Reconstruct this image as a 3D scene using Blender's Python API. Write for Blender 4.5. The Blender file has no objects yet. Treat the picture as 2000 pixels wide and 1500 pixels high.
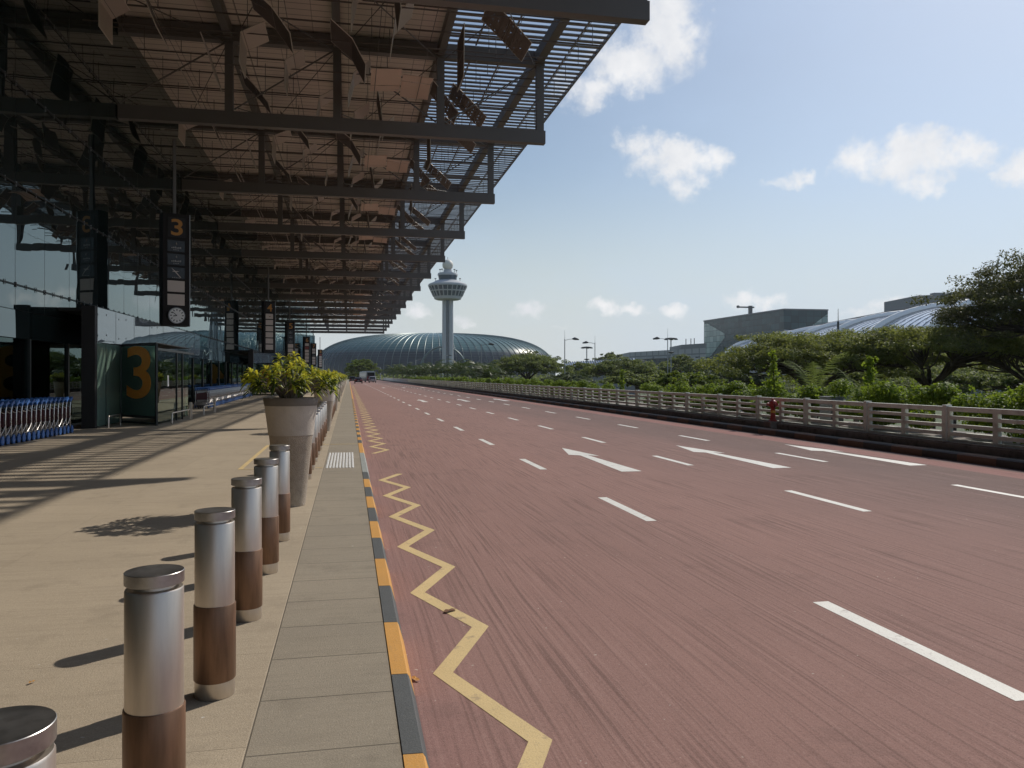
import bpy, bmesh, math, random
import numpy as np
from mathutils import Vector, Matrix

R = math.radians
scene = bpy.context.scene
COL = scene.collection
random.seed(7)

# ------------------------------------------------------------------ survey numbers (from the photograph, 2000 px wide)
F, U0, V0, CAMZ = 1560.0, 681.0, 734.5, 1.6
TH = math.atan((1000 - U0) / F)
CO, SI = math.cos(TH), math.sin(TH)
ROADZ = -0.12
GROUND = -6.0

def XY(u, d):
    xc = (u - 1000) / F * d
    return (xc * CO + d * SI, -xc * SI + d * CO)

def ZZ(v, d):
    return CAMZ + (V0 - v) / F * d

def P(u, v, d):
    x, y = XY(u, d)
    return Vector((x, y, ZZ(v, d)))

# ------------------------------------------------------------------ helpers
class MB:
    def __init__(self):
        self.v = []; self.f = []; self.m = []; self.cur = 0
    def _add(self, vs, fs):
        n = len(self.v)
        self.v += [tuple(p) for p in vs]
        self.f += [tuple(i + n for i in f) for f in fs]
        self.m += [self.cur] * len(fs)
    def box(self, x0, x1, y0, y1, z0, z1):
        self._add([(x0,y0,z0),(x1,y0,z0),(x1,y1,z0),(x0,y1,z0),(x0,y0,z1),(x1,y0,z1),(x1,y1,z1),(x0,y1,z1)],
                  [(0,3,2,1),(4,5,6,7),(0,1,5,4),(1,2,6,5),(2,3,7,6),(3,0,4,7)])
        return self
    def beam(self, p, q, w, h, up=(0,0,1)):
        p = Vector(p); q = Vector(q); t = (q - p).normalized(); up = Vector(up)
        s = t.cross(up)
        if s.length < 1e-4: s = t.cross(Vector((1,0,0)))
        s.normalize(); n = s.cross(t)
        a = s * w / 2; b = n * h / 2
        vs = [p-a-b, p+a-b, p+a+b, p-a+b, q-a-b, q+a-b, q+a+b, q-a+b]
        self._add(vs, [(0,1,2,3),(7,6,5,4),(0,4,5,1),(1,5,6,2),(2,6,7,3),(3,7,4,0)])
        return self
    def tube(self, pts, rad, n=6, caps=True):
        pts = [Vector(p) for p in pts]
        if not hasattr(rad, '__len__'): rad = [rad] * len(pts)
        rings = []; ref = None
        for i, p in enumerate(pts):
            t = (pts[min(i+1, len(pts)-1)] - pts[max(i-1, 0)])
            if t.length < 1e-7: t = Vector((0,0,1))
            t.normalize()
            if ref is None:
                ref = t.cross(Vector((0,0,1)))
                if ref.length < 1e-3: ref = t.cross(Vector((1,0,0)))
            s = (ref - t * ref.dot(t))
            if s.length < 1e-4: s = t.orthogonal()
            s.normalize(); ref = s; b = t.cross(s)
            rings.append([p + (s * math.cos(2*math.pi*k/n) + b * math.sin(2*math.pi*k/n)) * rad[i] for k in range(n)])
        vs = [q for r in rings for q in r]; fs = []
        for i in range(len(pts)-1):
            for k in range(n):
                a = i*n+k; b2 = i*n+(k+1)%n
                fs.append((a, b2, b2+n, a+n))
        if caps:
            fs.append(tuple(range(n-1, -1, -1))); fs.append(tuple(range((len(pts)-1)*n, len(pts)*n)))
        self._add(vs, fs); return self
    def lathe(self, prof, n=32, c=(0,0,0), caps=True):
        vs = []; fs = []
        for r, z in prof:
            for k in range(n):
                a = 2*math.pi*k/n
                vs.append((c[0]+r*math.cos(a), c[1]+r*math.sin(a), c[2]+z))
        for i in range(len(prof)-1):
            for k in range(n):
                a = i*n+k; b = i*n+(k+1)%n
                fs.append((a, b, b+n, a+n))
        if caps:
            fs.append(tuple(range(n-1, -1, -1))); fs.append(tuple(range((len(prof)-1)*n, len(prof)*n)))
        self._add(vs, fs); return self
    def quad(self, *ps):
        self._add(ps, [tuple(range(len(ps)))]); return self
    def prism_y(self, poly, y0, y1):       # polygon in (x,z) pushed along y
        n = len(poly)
        vs = [(x, y0, z) for x, z in poly] + [(x, y1, z) for x, z in poly]
        fs = [tuple(range(n)), tuple(range(2*n-1, n-1, -1))]
        fs += [((k+1) % n, k, k+n, (k+1) % n + n) for k in range(n)]
        self._add(vs, fs); return self
    def prism_x(self, poly, x0, x1):       # polygon in (y,z) pushed along x
        n = len(poly)
        vs = [(x0, y, z) for y, z in poly] + [(x1, y, z) for y, z in poly]
        fs = [tuple(range(n-1, -1, -1)), tuple(range(n, 2*n))]
        fs += [(k, (k+1) % n, (k+1) % n + n, k+n) for k in range(n)]
        self._add(vs, fs); return self
    def prism_z(self, poly, z0, z1):
        n = len(poly)
        vs = [(x, y, z0) for x, y in poly] + [(x, y, z1) for x, y in poly]
        fs = [tuple(range(n-1, -1, -1)), tuple(range(n, 2*n))]
        fs += [(k, (k+1) % n, (k+1) % n + n, k+n) for k in range(n)]
        self._add(vs, fs); return self
    def build(self, name, mat, parent=None, smooth=None, world=False, bevel=0):
        me = bpy.data.meshes.new(name)
        vs = self.v
        if world and parent is not None:
            L = parent.location
            if parent.parent is not None: L = L + parent.parent.location
            vs = [(x-L[0], y-L[1], z-L[2]) for x, y, z in vs]
        me.from_pydata(vs, [], self.f)
        mats = mat if isinstance(mat, (list, tuple)) else [mat]
        for m in mats: me.materials.append(m)
        if len(mats) > 1: me.polygons.foreach_set('material_index', self.m)
        if smooth is not None:
            me.polygons.foreach_set('use_smooth', [True] * len(me.polygons))
            me.set_sharp_from_angle(angle=R(smooth))
        me.update()
        o = bpy.data.objects.new(name, me); COL.objects.link(o)
        if parent is not None: o.parent = parent
        if bevel:
            b = o.modifiers.new('bevel', 'BEVEL'); b.width = bevel; b.segments = 2; b.limit_method = 'ANGLE'
        return o

def tag(o, label=None, cat=None, group=None, kind=None):
    if label: o['label'] = label
    if cat: o['category'] = cat
    if group: o['group'] = group
    if kind: o['kind'] = kind
    return o

def thing(name, loc, label, cat, group=None, rz=0.0):
    o = bpy.data.objects.new(name, None); COL.objects.link(o)
    o.empty_display_size = 0.2
    o.location = loc; o.rotation_euler = (0, 0, rz)
    return tag(o, label, cat, group)

def copy_tree(o, parent=None):
    c = o.copy(); COL.objects.link(c)
    if parent is not None: c.parent = parent
    for ch in [k for k in KIDS(o)]: copy_tree(ch, c)
    return c

def KIDS(o):
    return [k for k in COL.objects if k.parent == o] if False else list(o.children)

def leaf_mesh(name, pos, nrm, size, mat, aspect=1.6, rng=None, bend=0.0):
    """many small leaf quads: pos (N,3), nrm (N,3), size (N,)"""
    rng = rng or np.random.default_rng(1)
    N = len(pos)
    nrm = nrm / (np.linalg.norm(nrm, axis=1, keepdims=True) + 1e-9)
    t = rng.normal(size=(N, 3)); t -= nrm * np.sum(t * nrm, axis=1, keepdims=True)
    t /= np.linalg.norm(t, axis=1, keepdims=True) + 1e-9
    b = np.cross(nrm, t)
    s = size[:, None]
    v = np.empty((N, 4, 3))
    v[:, 0] = pos - t * s * aspect * .5
    v[:, 1] = pos - b * s * .5 + t * s * .1
    v[:, 2] = pos + t * s * aspect * .5 - nrm * s * bend
    v[:, 3] = pos + b * s * .5 + t * s * .1
    me = bpy.data.meshes.new(name)
    me.vertices.add(N * 4); me.vertices.foreach_set('co', v.reshape(-1).astype(np.float32))
    me.loops.add(N * 4); me.loops.foreach_set('vertex_index', np.arange(N * 4, dtype=np.int32))
    me.polygons.add(N); me.polygons.foreach_set('loop_start', np.arange(0, N * 4, 4, dtype=np.int32))
    me.update(calc_edges=True); me.validate()
    me.materials.append(mat)
    return me

def link_mesh(name, me, parent=None):
    o = bpy.data.objects.new(name, me); COL.objects.link(o)
    if parent is not None: o.parent = parent
    return o

# ------------------------------------------------------------------ materials
def nodes(name):
    m = bpy.data.materials.new(name); m.use_nodes = True
    nt = m.node_tree; nt.nodes.clear()
    return m, nt, nt.nodes, nt.links

def principled(name, base, rough=0.6, metal=0.0, var=0.12, scale=3.0, bump=0.0, bscale=40.0, spec=0.5, dirt=0.0, streak=False, ior=None):
    m, nt, N, L = nodes(name)
    out = N.new('ShaderNodeOutputMaterial'); b = N.new('ShaderNodeBsdfPrincipled')
    L.new(b.outputs[0], out.inputs[0])
    b.inputs['Roughness'].default_value = rough; b.inputs['Metallic'].default_value = metal
    b.inputs['Specular IOR Level'].default_value = spec
    if ior: b.inputs['IOR'].default_value = ior
    tc = N.new('ShaderNodeTexCoord')
    src = tc.outputs['Object']
    if streak:
        mp = N.new('ShaderNodeMapping'); mp.inputs['Scale'].default_value = (1, 1, .12); L.new(src, mp.inputs[0]); src = mp.outputs[0]
    nz = N.new('ShaderNodeTexNoise'); nz.inputs['Scale'].default_value = scale; nz.inputs['Detail'].default_value = 6
    nz.inputs['Roughness'].default_value = .65
    L.new(src, nz.inputs['Vector'])
    mr = N.new('ShaderNodeMapRange'); mr.inputs['From Min'].default_value = .25; mr.inputs['From Max'].default_value = .75
    mr.inputs['To Min'].default_value = 1 - var; mr.inputs['To Max'].default_value = 1 + var
    L.new(nz.outputs['Fac'], mr.inputs['Value'])
    mx = N.new('ShaderNodeMix'); mx.data_type = 'RGBA'; mx.blend_type = 'MULTIPLY'; mx.inputs['Factor'].default_value = 1
    mx.inputs['A'].default_value = (*base, 1)
    cc = N.new('ShaderNodeCombineColor')
    for k in range(3): L.new(mr.outputs[0], cc.inputs[k])
    L.new(cc.outputs[0], mx.inputs['B'])
    col = mx.outputs['Result']
    if dirt > 0:
        n2 = N.new('ShaderNodeTexNoise'); n2.inputs['Scale'].default_value = scale * 3.1; n2.inputs['Detail'].default_value = 8
        L.new(src, n2.inputs['Vector'])
        r2 = N.new('ShaderNodeMapRange'); r2.inputs['From Min'].default_value = .52; r2.inputs['From Max'].default_value = .72
        r2.inputs['To Max'].default_value = dirt
        L.new(n2.outputs['Fac'], r2.inputs['Value'])
        m2 = N.new('ShaderNodeMix'); m2.data_type = 'RGBA'; L.new(r2.outputs[0], m2.inputs['Factor'])
        L.new(col, m2.inputs['A']); m2.inputs['B'].default_value = (base[0]*.35, base[1]*.33, base[2]*.3, 1)
        col = m2.outputs['Result']
    L.new(col, b.inputs['Base Color'])
    rr = N.new('ShaderNodeMapRange'); rr.inputs['To Min'].default_value = max(0.0, rough - .08); rr.inputs['To Max'].default_value = min(1, rough + .08)
    L.new(nz.outputs['Fac'], rr.inputs['Value']); L.new(rr.outputs[0], b.inputs['Roughness'])
    if bump > 0:
        n3 = N.new('ShaderNodeTexNoise'); n3.inputs['Scale'].default_value = bscale; n3.inputs['Detail'].default_value = 4
        L.new(tc.outputs['Object'], n3.inputs['Vector'])
        bp = N.new('ShaderNodeBump'); bp.inputs['Strength'].default_value = bump; bp.inputs['Distance'].default_value = .02
        L.new(n3.outputs['Fac'], bp.inputs['Height']); L.new(bp.outputs[0], b.inputs['Normal'])
    return m

def leaf_mat(name, c1, c2, trans, mixf=.4, rough=.6, spec=.18):
    m, nt, N, L = nodes(name)
    out = N.new('ShaderNodeOutputMaterial'); b = N.new('ShaderNodeBsdfPrincipled'); tr = N.new('ShaderNodeBsdfTranslucent')
    mix = N.new('ShaderNodeMixShader'); mix.inputs[0].default_value = mixf
    L.new(b.outputs[0], mix.inputs[1]); L.new(tr.outputs[0], mix.inputs[2]); L.new(mix.outputs[0], out.inputs[0])
    g = N.new('ShaderNodeNewGeometry'); ramp = N.new('ShaderNodeMix'); ramp.data_type = 'RGBA'
    ramp.inputs['A'].default_value = (*c1, 1); ramp.inputs['B'].default_value = (*c2, 1)
    L.new(g.outputs['Random Per Island'], ramp.inputs['Factor'])
    L.new(ramp.outputs['Result'], b.inputs['Base Color'])
    m2 = N.new('ShaderNodeMix'); m2.data_type = 'RGBA'; m2.inputs['Factor'].default_value = .6
    L.new(ramp.outputs['Result'], m2.inputs['A']); m2.inputs['B'].default_value = (*trans, 1)
    L.new(m2.outputs['Result'], tr.inputs['Color'])
    b.inputs['Roughness'].default_value = rough; b.inputs['Specular IOR Level'].default_value = spec
    return m

def glass_mirror(name, dark, tint, ior=1.9, wob=.0, wscale=.5, transp=None, rough=0.0):
    """reflecting glazing: a dark (or see-through) body under a Fresnel mirror"""
    m, nt, N, L = nodes(name)
    out = N.new('ShaderNodeOutputMaterial'); mix = N.new('ShaderNodeMixShader'); fr = N.new('ShaderNodeFresnel')
    fr.inputs['IOR'].default_value = ior
    if transp: b = N.new('ShaderNodeBsdfTransparent'); b.inputs[0].default_value = (*transp, 1)
    else:
        b = N.new('ShaderNodeBsdfDiffuse'); b.inputs[0].default_value = (*dark, 1)
    g = N.new('ShaderNodeBsdfGlossy'); g.inputs[0].default_value = (*tint, 1); g.inputs['Roughness'].default_value = rough
    L.new(fr.outputs[0], mix.inputs[0]); L.new(b.outputs[0], mix.inputs[1]); L.new(g.outputs[0], mix.inputs[2]); L.new(mix.outputs[0], out.inputs[0])
    if wob > 0:
        tc = N.new('ShaderNodeTexCoord'); nz = N.new('ShaderNodeTexNoise'); nz.inputs['Scale'].default_value = wscale; nz.inputs['Detail'].default_value = 1.5
        L.new(tc.outputs['Object'], nz.inputs['Vector'])
        bp = N.new('ShaderNodeBump'); bp.inputs['Strength'].default_value = 1; bp.inputs['Distance'].default_value = wob
        L.new(nz.outputs['Fac'], bp.inputs['Height']); L.new(bp.outputs[0], g.inputs['Normal'])
    return m

def math_node(N, L, op, a, b=None, c=None):
    n = N.new('ShaderNodeMath'); n.operation = op
    for i, x in enumerate((a, b, c)):
        if x is None: continue
        if isinstance(x, (int, float)): n.inputs[i].default_value = x
        else: L.new(x, n.inputs[i])
    return n.outputs[0]

def maprange(N, L, val, a, b, c=0.0, d=1.0, smooth=False):
    n = N.new('ShaderNodeMapRange')
    if smooth: n.interpolation_type = 'SMOOTHSTEP'
    L.new(val, n.inputs['Value'])
    n.inputs['From Min'].default_value = a; n.inputs['From Max'].default_value = b
    n.inputs['To Min'].default_value = c; n.inputs['To Max'].default_value = d
    return n.outputs[0]

def mixcol(N, L, fac, a, b, blend='MIX'):
    n = N.new('ShaderNodeMix'); n.data_type = 'RGBA'; n.blend_type = blend
    if isinstance(fac, (int, float)): n.inputs['Factor'].default_value = fac
    else: L.new(fac, n.inputs['Factor'])
    for k, x in (('A', a), ('B', b)):
        if isinstance(x, tuple): n.inputs[k].default_value = (*x, 1)
        else: L.new(x, n.inputs[k])
    return n.outputs['Result']

def noise(N, L, vec, scale, detail=4, rough=.55, mapping=None):
    if mapping:
        mp = N.new('ShaderNodeMapping'); mp.inputs['Scale'].default_value = mapping; L.new(vec, mp.inputs[0]); vec = mp.outputs[0]
    n = N.new('ShaderNodeTexNoise'); n.inputs['Scale'].default_value = scale; n.inputs['Detail'].default_value = detail
    n.inputs['Roughness'].default_value = rough; L.new(vec, n.inputs['Vector'])
    return n.outputs['Fac']

def road_material():
    m, nt, N, L = nodes('red_tinted_asphalt')
    out = N.new('ShaderNodeOutputMaterial'); b = N.new('ShaderNodeBsdfPrincipled'); L.new(b.outputs[0], out.inputs[0])
    tc = N.new('ShaderNodeTexCoord'); V = tc.outputs['Object']
    sx = N.new('ShaderNodeSeparateXYZ'); L.new(V, sx.inputs[0]); X, Y = sx.outputs[0], sx.outputs[1]
    base = mixcol(N, L, maprange(N, L, noise(N, L, V, .35, 5, mapping=(1, .25, 1)), .35, .65), (.318, .190, .166), (.282, .172, .152))
    # tyre-worn grey lanes on the far side
    gx = math_node(N, L, 'ADD', X, math_node(N, L, 'MULTIPLY', math_node(N, L, 'SUBTRACT', noise(N, L, V, .3, 4, mapping=(1, .12, 1)), .5), 5.0))
    base = mixcol(N, L, maprange(N, L, gx, 4.5, 10.6, 0, .68, True), base, (.125, .098, .092))
    # wheel tracks, lighter reds at both kerbs
    base = mixcol(N, L, maprange(N, L, X, .95, .4, 0, .5, True), base, (.30, .168, .155))
    k2 = math_node(N, L, 'MULTIPLY', maprange(N, L, X, 10.95, 11.1), maprange(N, L, X, 11.72, 11.66))
    base = mixcol(N, L, math_node(N, L, 'MULTIPLY', k2, .7), base, (.36, .175, .16))
    # screed grooves running along the road
    warp = noise(N, L, V, .42, 2, mapping=(1, .16, 1))
    warp2 = noise(N, L, V, 2.3, 2, mapping=(1, .3, 1))
    wx = math_node(N, L, 'ADD', X, math_node(N, L, 'ADD', math_node(N, L, 'MULTIPLY', warp, .42), math_node(N, L, 'MULTIPLY', warp2, .022)))
    cv = N.new('ShaderNodeCombineXYZ'); L.new(wx, cv.inputs[0]); L.new(math_node(N, L, 'MULTIPLY', Y, .015), cv.inputs[1])
    g1 = noise(N, L, cv.outputs[0], 36, 2, .5)
    g2 = noise(N, L, cv.outputs[0], 7.5, 3, .6)
    patch = maprange(N, L, noise(N, L, cv.outputs[0], 1.1, 2), .36, .58, .42, 1)
    fade = maprange(N, L, Y, 90, 22, .15, 1)
    gro = math_node(N, L, 'MULTIPLY', math_node(N, L, 'MAXIMUM', maprange(N, L, g1, .53, .63), maprange(N, L, g2, .62, .70, 0, .22)), math_node(N, L, 'MULTIPLY', patch, fade))
    base = mixcol(N, L, math_node(N, L, 'MULTIPLY', gro, .46), base, (.115, .070, .061))
    hi = math_node(N, L, 'MULTIPLY', maprange(N, L, g1, .46, .32), math_node(N, L, 'MULTIPLY', patch, fade))
    base = mixcol(N, L, math_node(N, L, 'MULTIPLY', hi, .42), base, (.40, .255, .225))
    # aggregate speckle
    sp = noise(N, L, V, 130, 2, .7)
    base = mixcol(N, L, maprange(N, L, sp, .56, .74, 0, .5), base, (.42, .30, .27))
    base = mixcol(N, L, maprange(N, L, sp, .44, .28, 0, .5), base, (.12, .075, .07))
    sp2 = noise(N, L, V, 48, 3, .75)
    base = mixcol(N, L, maprange(N, L, sp2, .58, .70, 0, .38), base, (.40, .28, .25))
    base = mixcol(N, L, maprange(N, L, sp2, .42, .30, 0, .42), base, (.14, .088, .08))
    fl = noise(N, L, V, 21, 2, .5)
    base = mixcol(N, L, maprange(N, L, fl, .765, .78, 0, .7), base, (.6, .55, .5))
    st = noise(N, L, V, 1.4, 6, .7)
    base = mixcol(N, L, maprange(N, L, st, .56, .74, 0, .42), base, (.15, .098, .088))
    oil = noise(N, L, V, .55, 7, .72, mapping=(1.6, .35, 1))
    base = mixcol(N, L, maprange(N, L, oil, .60, .76, 0, .3), base, (.13, .09, .082))
    L.new(base, b.inputs['Base Color']); b.inputs['Roughness'].default_value = .9; b.inputs['Specular IOR Level'].default_value = .12
    h = math_node(N, L, 'ADD', math_node(N, L, 'MULTIPLY', g1, math_node(N, L, 'MULTIPLY', patch, .5)), math_node(N, L, 'MULTIPLY', sp, .35))
    bp = N.new('ShaderNodeBump'); bp.inputs['Strength'].default_value = .55; bp.inputs['Distance'].default_value = .012
    L.new(h, bp.inputs['Height']); L.new(bp.outputs[0], b.inputs['Normal'])
    return m

def paving_material(name, c1, c2, jy, jx, joint, jw=.008, seed=0.0):
    m, nt, N, L = nodes(name)
    out = N.new('ShaderNodeOutputMaterial'); b = N.new('ShaderNodeBsdfPrincipled'); L.new(b.outputs[0], out.inputs[0])
    tc = N.new('ShaderNodeTexCoord'); V = tc.outputs['Object']
    mpo = N.new('ShaderNodeMapping'); mpo.inputs['Location'].default_value = (.43, 0, 0); L.new(V, mpo.inputs[0])
    sx = N.new('ShaderNodeSeparateXYZ'); L.new(mpo.outputs[0], sx.inputs[0])
    base = mixcol(N, L, maprange(N, L, noise(N, L, V, .9, 6, .6), .3, .7), c1, c2)
    cb = N.new('ShaderNodeCombineXYZ')
    L.new(math_node(N, L, 'FLOOR', math_node(N, L, 'DIVIDE', sx.outputs[0], jx)), cb.inputs[0])
    L.new(math_node(N, L, 'FLOOR', math_node(N, L, 'DIVIDE', sx.outputs[1], jy)), cb.inputs[1])
    wn = N.new('ShaderNodeTexWhiteNoise'); wn.noise_dimensions = '3D'; L.new(cb.outputs[0], wn.inputs['Vector'])
    tone = maprange(N, L, wn.outputs['Value'], 0, 1, .95, 1.04)
    ct = N.new('ShaderNodeCombineColor')
    for k in range(3): L.new(tone, ct.inputs[k])
    base = mixcol(N, L, 1.0, base, ct.outputs[0], 'MULTIPLY')
    sp = noise(N, L, V, 110, 3, .7)
    base = mixcol(N, L, maprange(N, L, sp, .55, .75, 0, .5), base, tuple(min(1, x*1.6) for x in c1))
    base = mixcol(N, L, maprange(N, L, sp, .45, .28, 0, .55), base, tuple(x*.45 for x in c1))
    sp2 = noise(N, L, V, 38, 3, .75)
    base = mixcol(N, L, maprange(N, L, sp2, .57, .70, 0, .35), base, tuple(min(1, x*1.45) for x in c1))
    base = mixcol(N, L, maprange(N, L, sp2, .43, .30, 0, .35), base, tuple(x*.55 for x in c1))
    br = noise(N, L, V, 3.0, 5, .65, mapping=(.6, 5.0, 1))
    base = mixcol(N, L, maprange(N, L, br, .48, .70, 0, .36), base, tuple(x*.66 for x in c1))
    fl = noise(N, L, V, 17, 2, .5)
    base = mixcol(N, L, maprange(N, L, fl, .765, .775, 0, .8), base, (.62, .6, .55))
    stn = noise(N, L, V, 2.3, 8, .7)
    base = mixcol(N, L, maprange(N, L, stn, .54, .70, 0, .55), base, tuple(x*.62 for x in c1))
    js = []
    for o, s in ((sx.outputs[1], jy), (sx.outputs[0], jx)):
        pp = math_node(N, L, 'PINGPONG', o, s / 2)
        js.append(maprange(N, L, pp, jw, jw * .4))
    # pingpong is zero at multiples of s
    j = math_node(N, L, 'MAXIMUM', js[0], js[1])
    base = mixcol(N, L, math_node(N, L, 'MULTIPLY', j, joint), base, tuple(x*.32 for x in c1))
    L.new(base, b.inputs['Base Color']); b.inputs['Roughness'].default_value = .8; b.inputs['Specular IOR Level'].default_value = .3
    bp = N.new('ShaderNodeBump'); bp.inputs['Strength'].default_value = .35; bp.inputs['Distance'].default_value = .01
    L.new(math_node(N, L, 'SUBTRACT', sp, math_node(N, L, 'MULTIPLY', j, 1.2)), bp.inputs['Height']); L.new(bp.outputs[0], b.inputs['Normal'])
    return m

def paint_material(name, c, worn=.35, under=(.2, .13, .12)):
    m, nt, N, L = nodes(name)
    out = N.new('ShaderNodeOutputMaterial'); b = N.new('ShaderNodeBsdfPrincipled'); L.new(b.outputs[0], out.inputs[0])
    tc = N.new('ShaderNodeTexCoord'); V = tc.outputs['Object']
    base = mixcol(N, L, maprange(N, L, noise(N, L, V, 2.2, 6), .3, .7), c, tuple(x*.86 for x in c))
    w = noise(N, L, V, 7, 9, .75)
    base = mixcol(N, L, maprange(N, L, w, .565, .66, 0, worn), base, under)
    w2 = noise(N, L, V, 90, 3, .7)
    base = mixcol(N, L, maprange(N, L, w2, .55, .7, 0, .35), base, under)
    L.new(base, b.inputs['Base Color']); b.inputs['Roughness'].default_value = .6
    bp = N.new('ShaderNodeBump'); bp.inputs['Strength'].default_value = .3; bp.inputs['Distance'].default_value = .01
    L.new(w2, bp.inputs['Height']); L.new(bp.outputs[0], b.inputs['Normal'])
    return m

def deck_material():
    m, nt, N, L = nodes('canopy_soffit_sheet')
    out = N.new('ShaderNodeOutputMaterial'); b = N.new('ShaderNodeBsdfPrincipled'); L.new(b.outputs[0], out.inputs[0])
    tc = N.new('ShaderNodeTexCoord'); V = tc.outputs['Object']
    sx = N.new('ShaderNodeSeparateXYZ'); L.new(V, sx.inputs[0])
    base = mixcol(N, L, noise(N, L, V, .35, 5), (.84, .765, .69), (.77, .70, .63))
    j = maprange(N, L, math_node(N, L, 'PINGPONG', sx.outputs[1], .25), .035, .015)
    base = mixcol(N, L, math_node(N, L, 'MULTIPLY', j, .6), base, (.10, .08, .07))
    j2 = maprange(N, L, math_node(N, L, 'PINGPONG', sx.outputs[0], .7), .02, .01)
    base = mixcol(N, L, math_node(N, L, 'MULTIPLY', j2, .5), base, (.08, .06, .05))
    L.new(base, b.inputs['Base Color']); b.inputs['Roughness'].default_value = .7
    return m

def perforated(name, c, dens=.35):
    m, nt, N, L = nodes(name)
    out = N.new('ShaderNodeOutputMaterial'); b = N.new('ShaderNodeBsdfPrincipled'); t = N.new('ShaderNodeBsdfTransparent'); mix = N.new('ShaderNodeMixShader')
    tc = N.new('ShaderNodeTexCoord'); vo = N.new('ShaderNodeTexVoronoi'); vo.inputs['Scale'].default_value = 11; vo.inputs['Randomness'].default_value = .25
    L.new(tc.outputs['Object'], vo.inputs['Vector'])
    L.new(maprange(N, L, vo.outputs['Distance'], dens, dens - .06), mix.inputs[0])
    b.inputs['Base Color'].default_value = (*c, 1); b.inputs['Roughness'].default_value = .5
    L.new(b.outputs[0], mix.inputs[1]); L.new(t.outputs[0], mix.inputs[2]); L.new(mix.outputs[0], out.inputs[0])
    return m

def curtain_wall(name, c1, c2, gx, gz, line, rough=.12, spec=.5, var=.5, axis='xy', jw=.06):
    """dark glazing with a mullion grid, measured along the wall and up"""
    m, nt, N, L = nodes(name)
    out = N.new('ShaderNodeOutputMaterial'); b = N.new('ShaderNodeBsdfPrincipled'); L.new(b.outputs[0], out.inputs[0])
    tc = N.new('ShaderNodeTexCoord'); V = tc.outputs['Object']
    sx = N.new('ShaderNodeSeparateXYZ'); L.new(V, sx.inputs[0])
    h = math_node(N, L, 'ADD', sx.outputs[0], sx.outputs[1]) if axis == 'xy' else sx.outputs[0]
    cb = N.new('ShaderNodeCombineXYZ')
    L.new(math_node(N, L, 'FLOOR', math_node(N, L, 'DIVIDE', h, gx)), cb.inputs[0])
    L.new(math_node(N, L, 'FLOOR', math_node(N, L, 'DIVIDE', sx.outputs[2], gz)), cb.inputs[2])
    wn = N.new('ShaderNodeTexWhiteNoise'); wn.noise_dimensions = '3D'; L.new(cb.outputs[0], wn.inputs['Vector'])
    base = mixcol(N, L, math_node(N, L, 'MULTIPLY', wn.outputs['Value'], var), c1, c2)
    j = math_node(N, L, 'MAXIMUM', maprange(N, L, math_node(N, L, 'PINGPONG', h, gx/2), jw*1.1, jw), maprange(N, L, math_node(N, L, 'PINGPONG', sx.outputs[2], gz/2), jw*1.1, jw))
    base = mixcol(N, L, j, base, line)
    L.new(base, b.inputs['Base Color']); b.inputs['Roughness'].default_value = rough; b.inputs['Specular IOR Level'].default_value = spec
    return m

M = {}
M['road'] = road_material()
M['walk'] = paving_material('granite_walkway', (.435, .358, .262), (.38, .312, .228), 1.2, 2.4, .22, .005)
M['strip'] = paving_material('kerbside_paving', (.315, .27, .208), (.275, .238, .186), .585, 50, .75, .007)
M['white_paint'] = paint_material('white_road_paint', (.78, .77, .72), .45)
M['yellow_paint'] = paint_material('faded_yellow_paint', (.72, .54, .26), .55)
M['kerb_yellow'] = paint_material('kerb_yellow_paint', (.66, .33, .07), .25, (.25, .2, .15))
M['kerb_black'] = paint_material('kerb_black_paint', (.085, .092, .095), .3, (.16, .15, .14))
M['kerb_grey'] = paint_material('kerb_bare_concrete', (.33, .35, .33), .25, (.2, .2, .18))
M['kerb_ochre'] = paint_material('old_ochre_kerb', (.16, .085, .05), .4, (.05, .04, .035))
M['kerb_dark'] = paint_material('old_black_kerb', (.05, .045, .042), .4, (.10, .08, .07))
M['concrete_old'] = principled('weathered_concrete', (.20, .17, .15), .85, var=.3, scale=2, bump=.4, bscale=30, dirt=.8)
M['rail'] = principled('precast_railing', (.74, .775, .72), .75, var=.16, scale=1.8, bump=.25, bscale=25, dirt=.35)
M['steel_brushed'] = principled('brushed_steel', (.62, .555, .485), .40, .92, var=.22, scale=9, streak=True)
M['steel_cap'] = principled('steel_cap', (.42, .41, .40), .38, 1.0, var=.3, scale=9, dirt=.3)
M['rust'] = principled('rust_brown_sleeve', (.22, .125, .075), .42, .5, var=.5, scale=11, streak=True, dirt=.35)
M['pot'] = principled('planter_concrete', (.52, .46, .39), .8, var=.12, scale=3, bump=.25, bscale=60, dirt=.15)
M['pot_low'] = principled('planter_concrete_rough', (.40, .335, .265), .9, var=.2, scale=4, bump=.8, bscale=80, dirt=.25)
M['pot_rim'] = principled('planter_rim', (.185, .16, .135), .8, var=.12, scale=4)
M['soil'] = principled('soil', (.06, .045, .035), .95, var=.4, scale=9, bump=.8, bscale=40)
M['pebble'] = principled('pale_pebbles', (.55, .53, .5), .8, var=.3, scale=20)
M['truss'] = principled('canopy_grey_paint', (.15, .143, .137), .55, var=.08, scale=.8, bump=.03)
M['rod'] = principled('canopy_rods', (.11, .095, .085), .5, .2, var=.1)
M['louvre'] = principled('canopy_louvre', (.24, .235, .235), .5, .2, var=.12, scale=1)
M['deck'] = deck_material()
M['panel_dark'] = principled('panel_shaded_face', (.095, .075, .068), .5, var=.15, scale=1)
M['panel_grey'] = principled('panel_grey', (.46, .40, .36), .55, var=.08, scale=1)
M['panel_pink'] = principled('panel_pink_cloth', (.72, .565, .49), .7, var=.06, scale=1)
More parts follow.
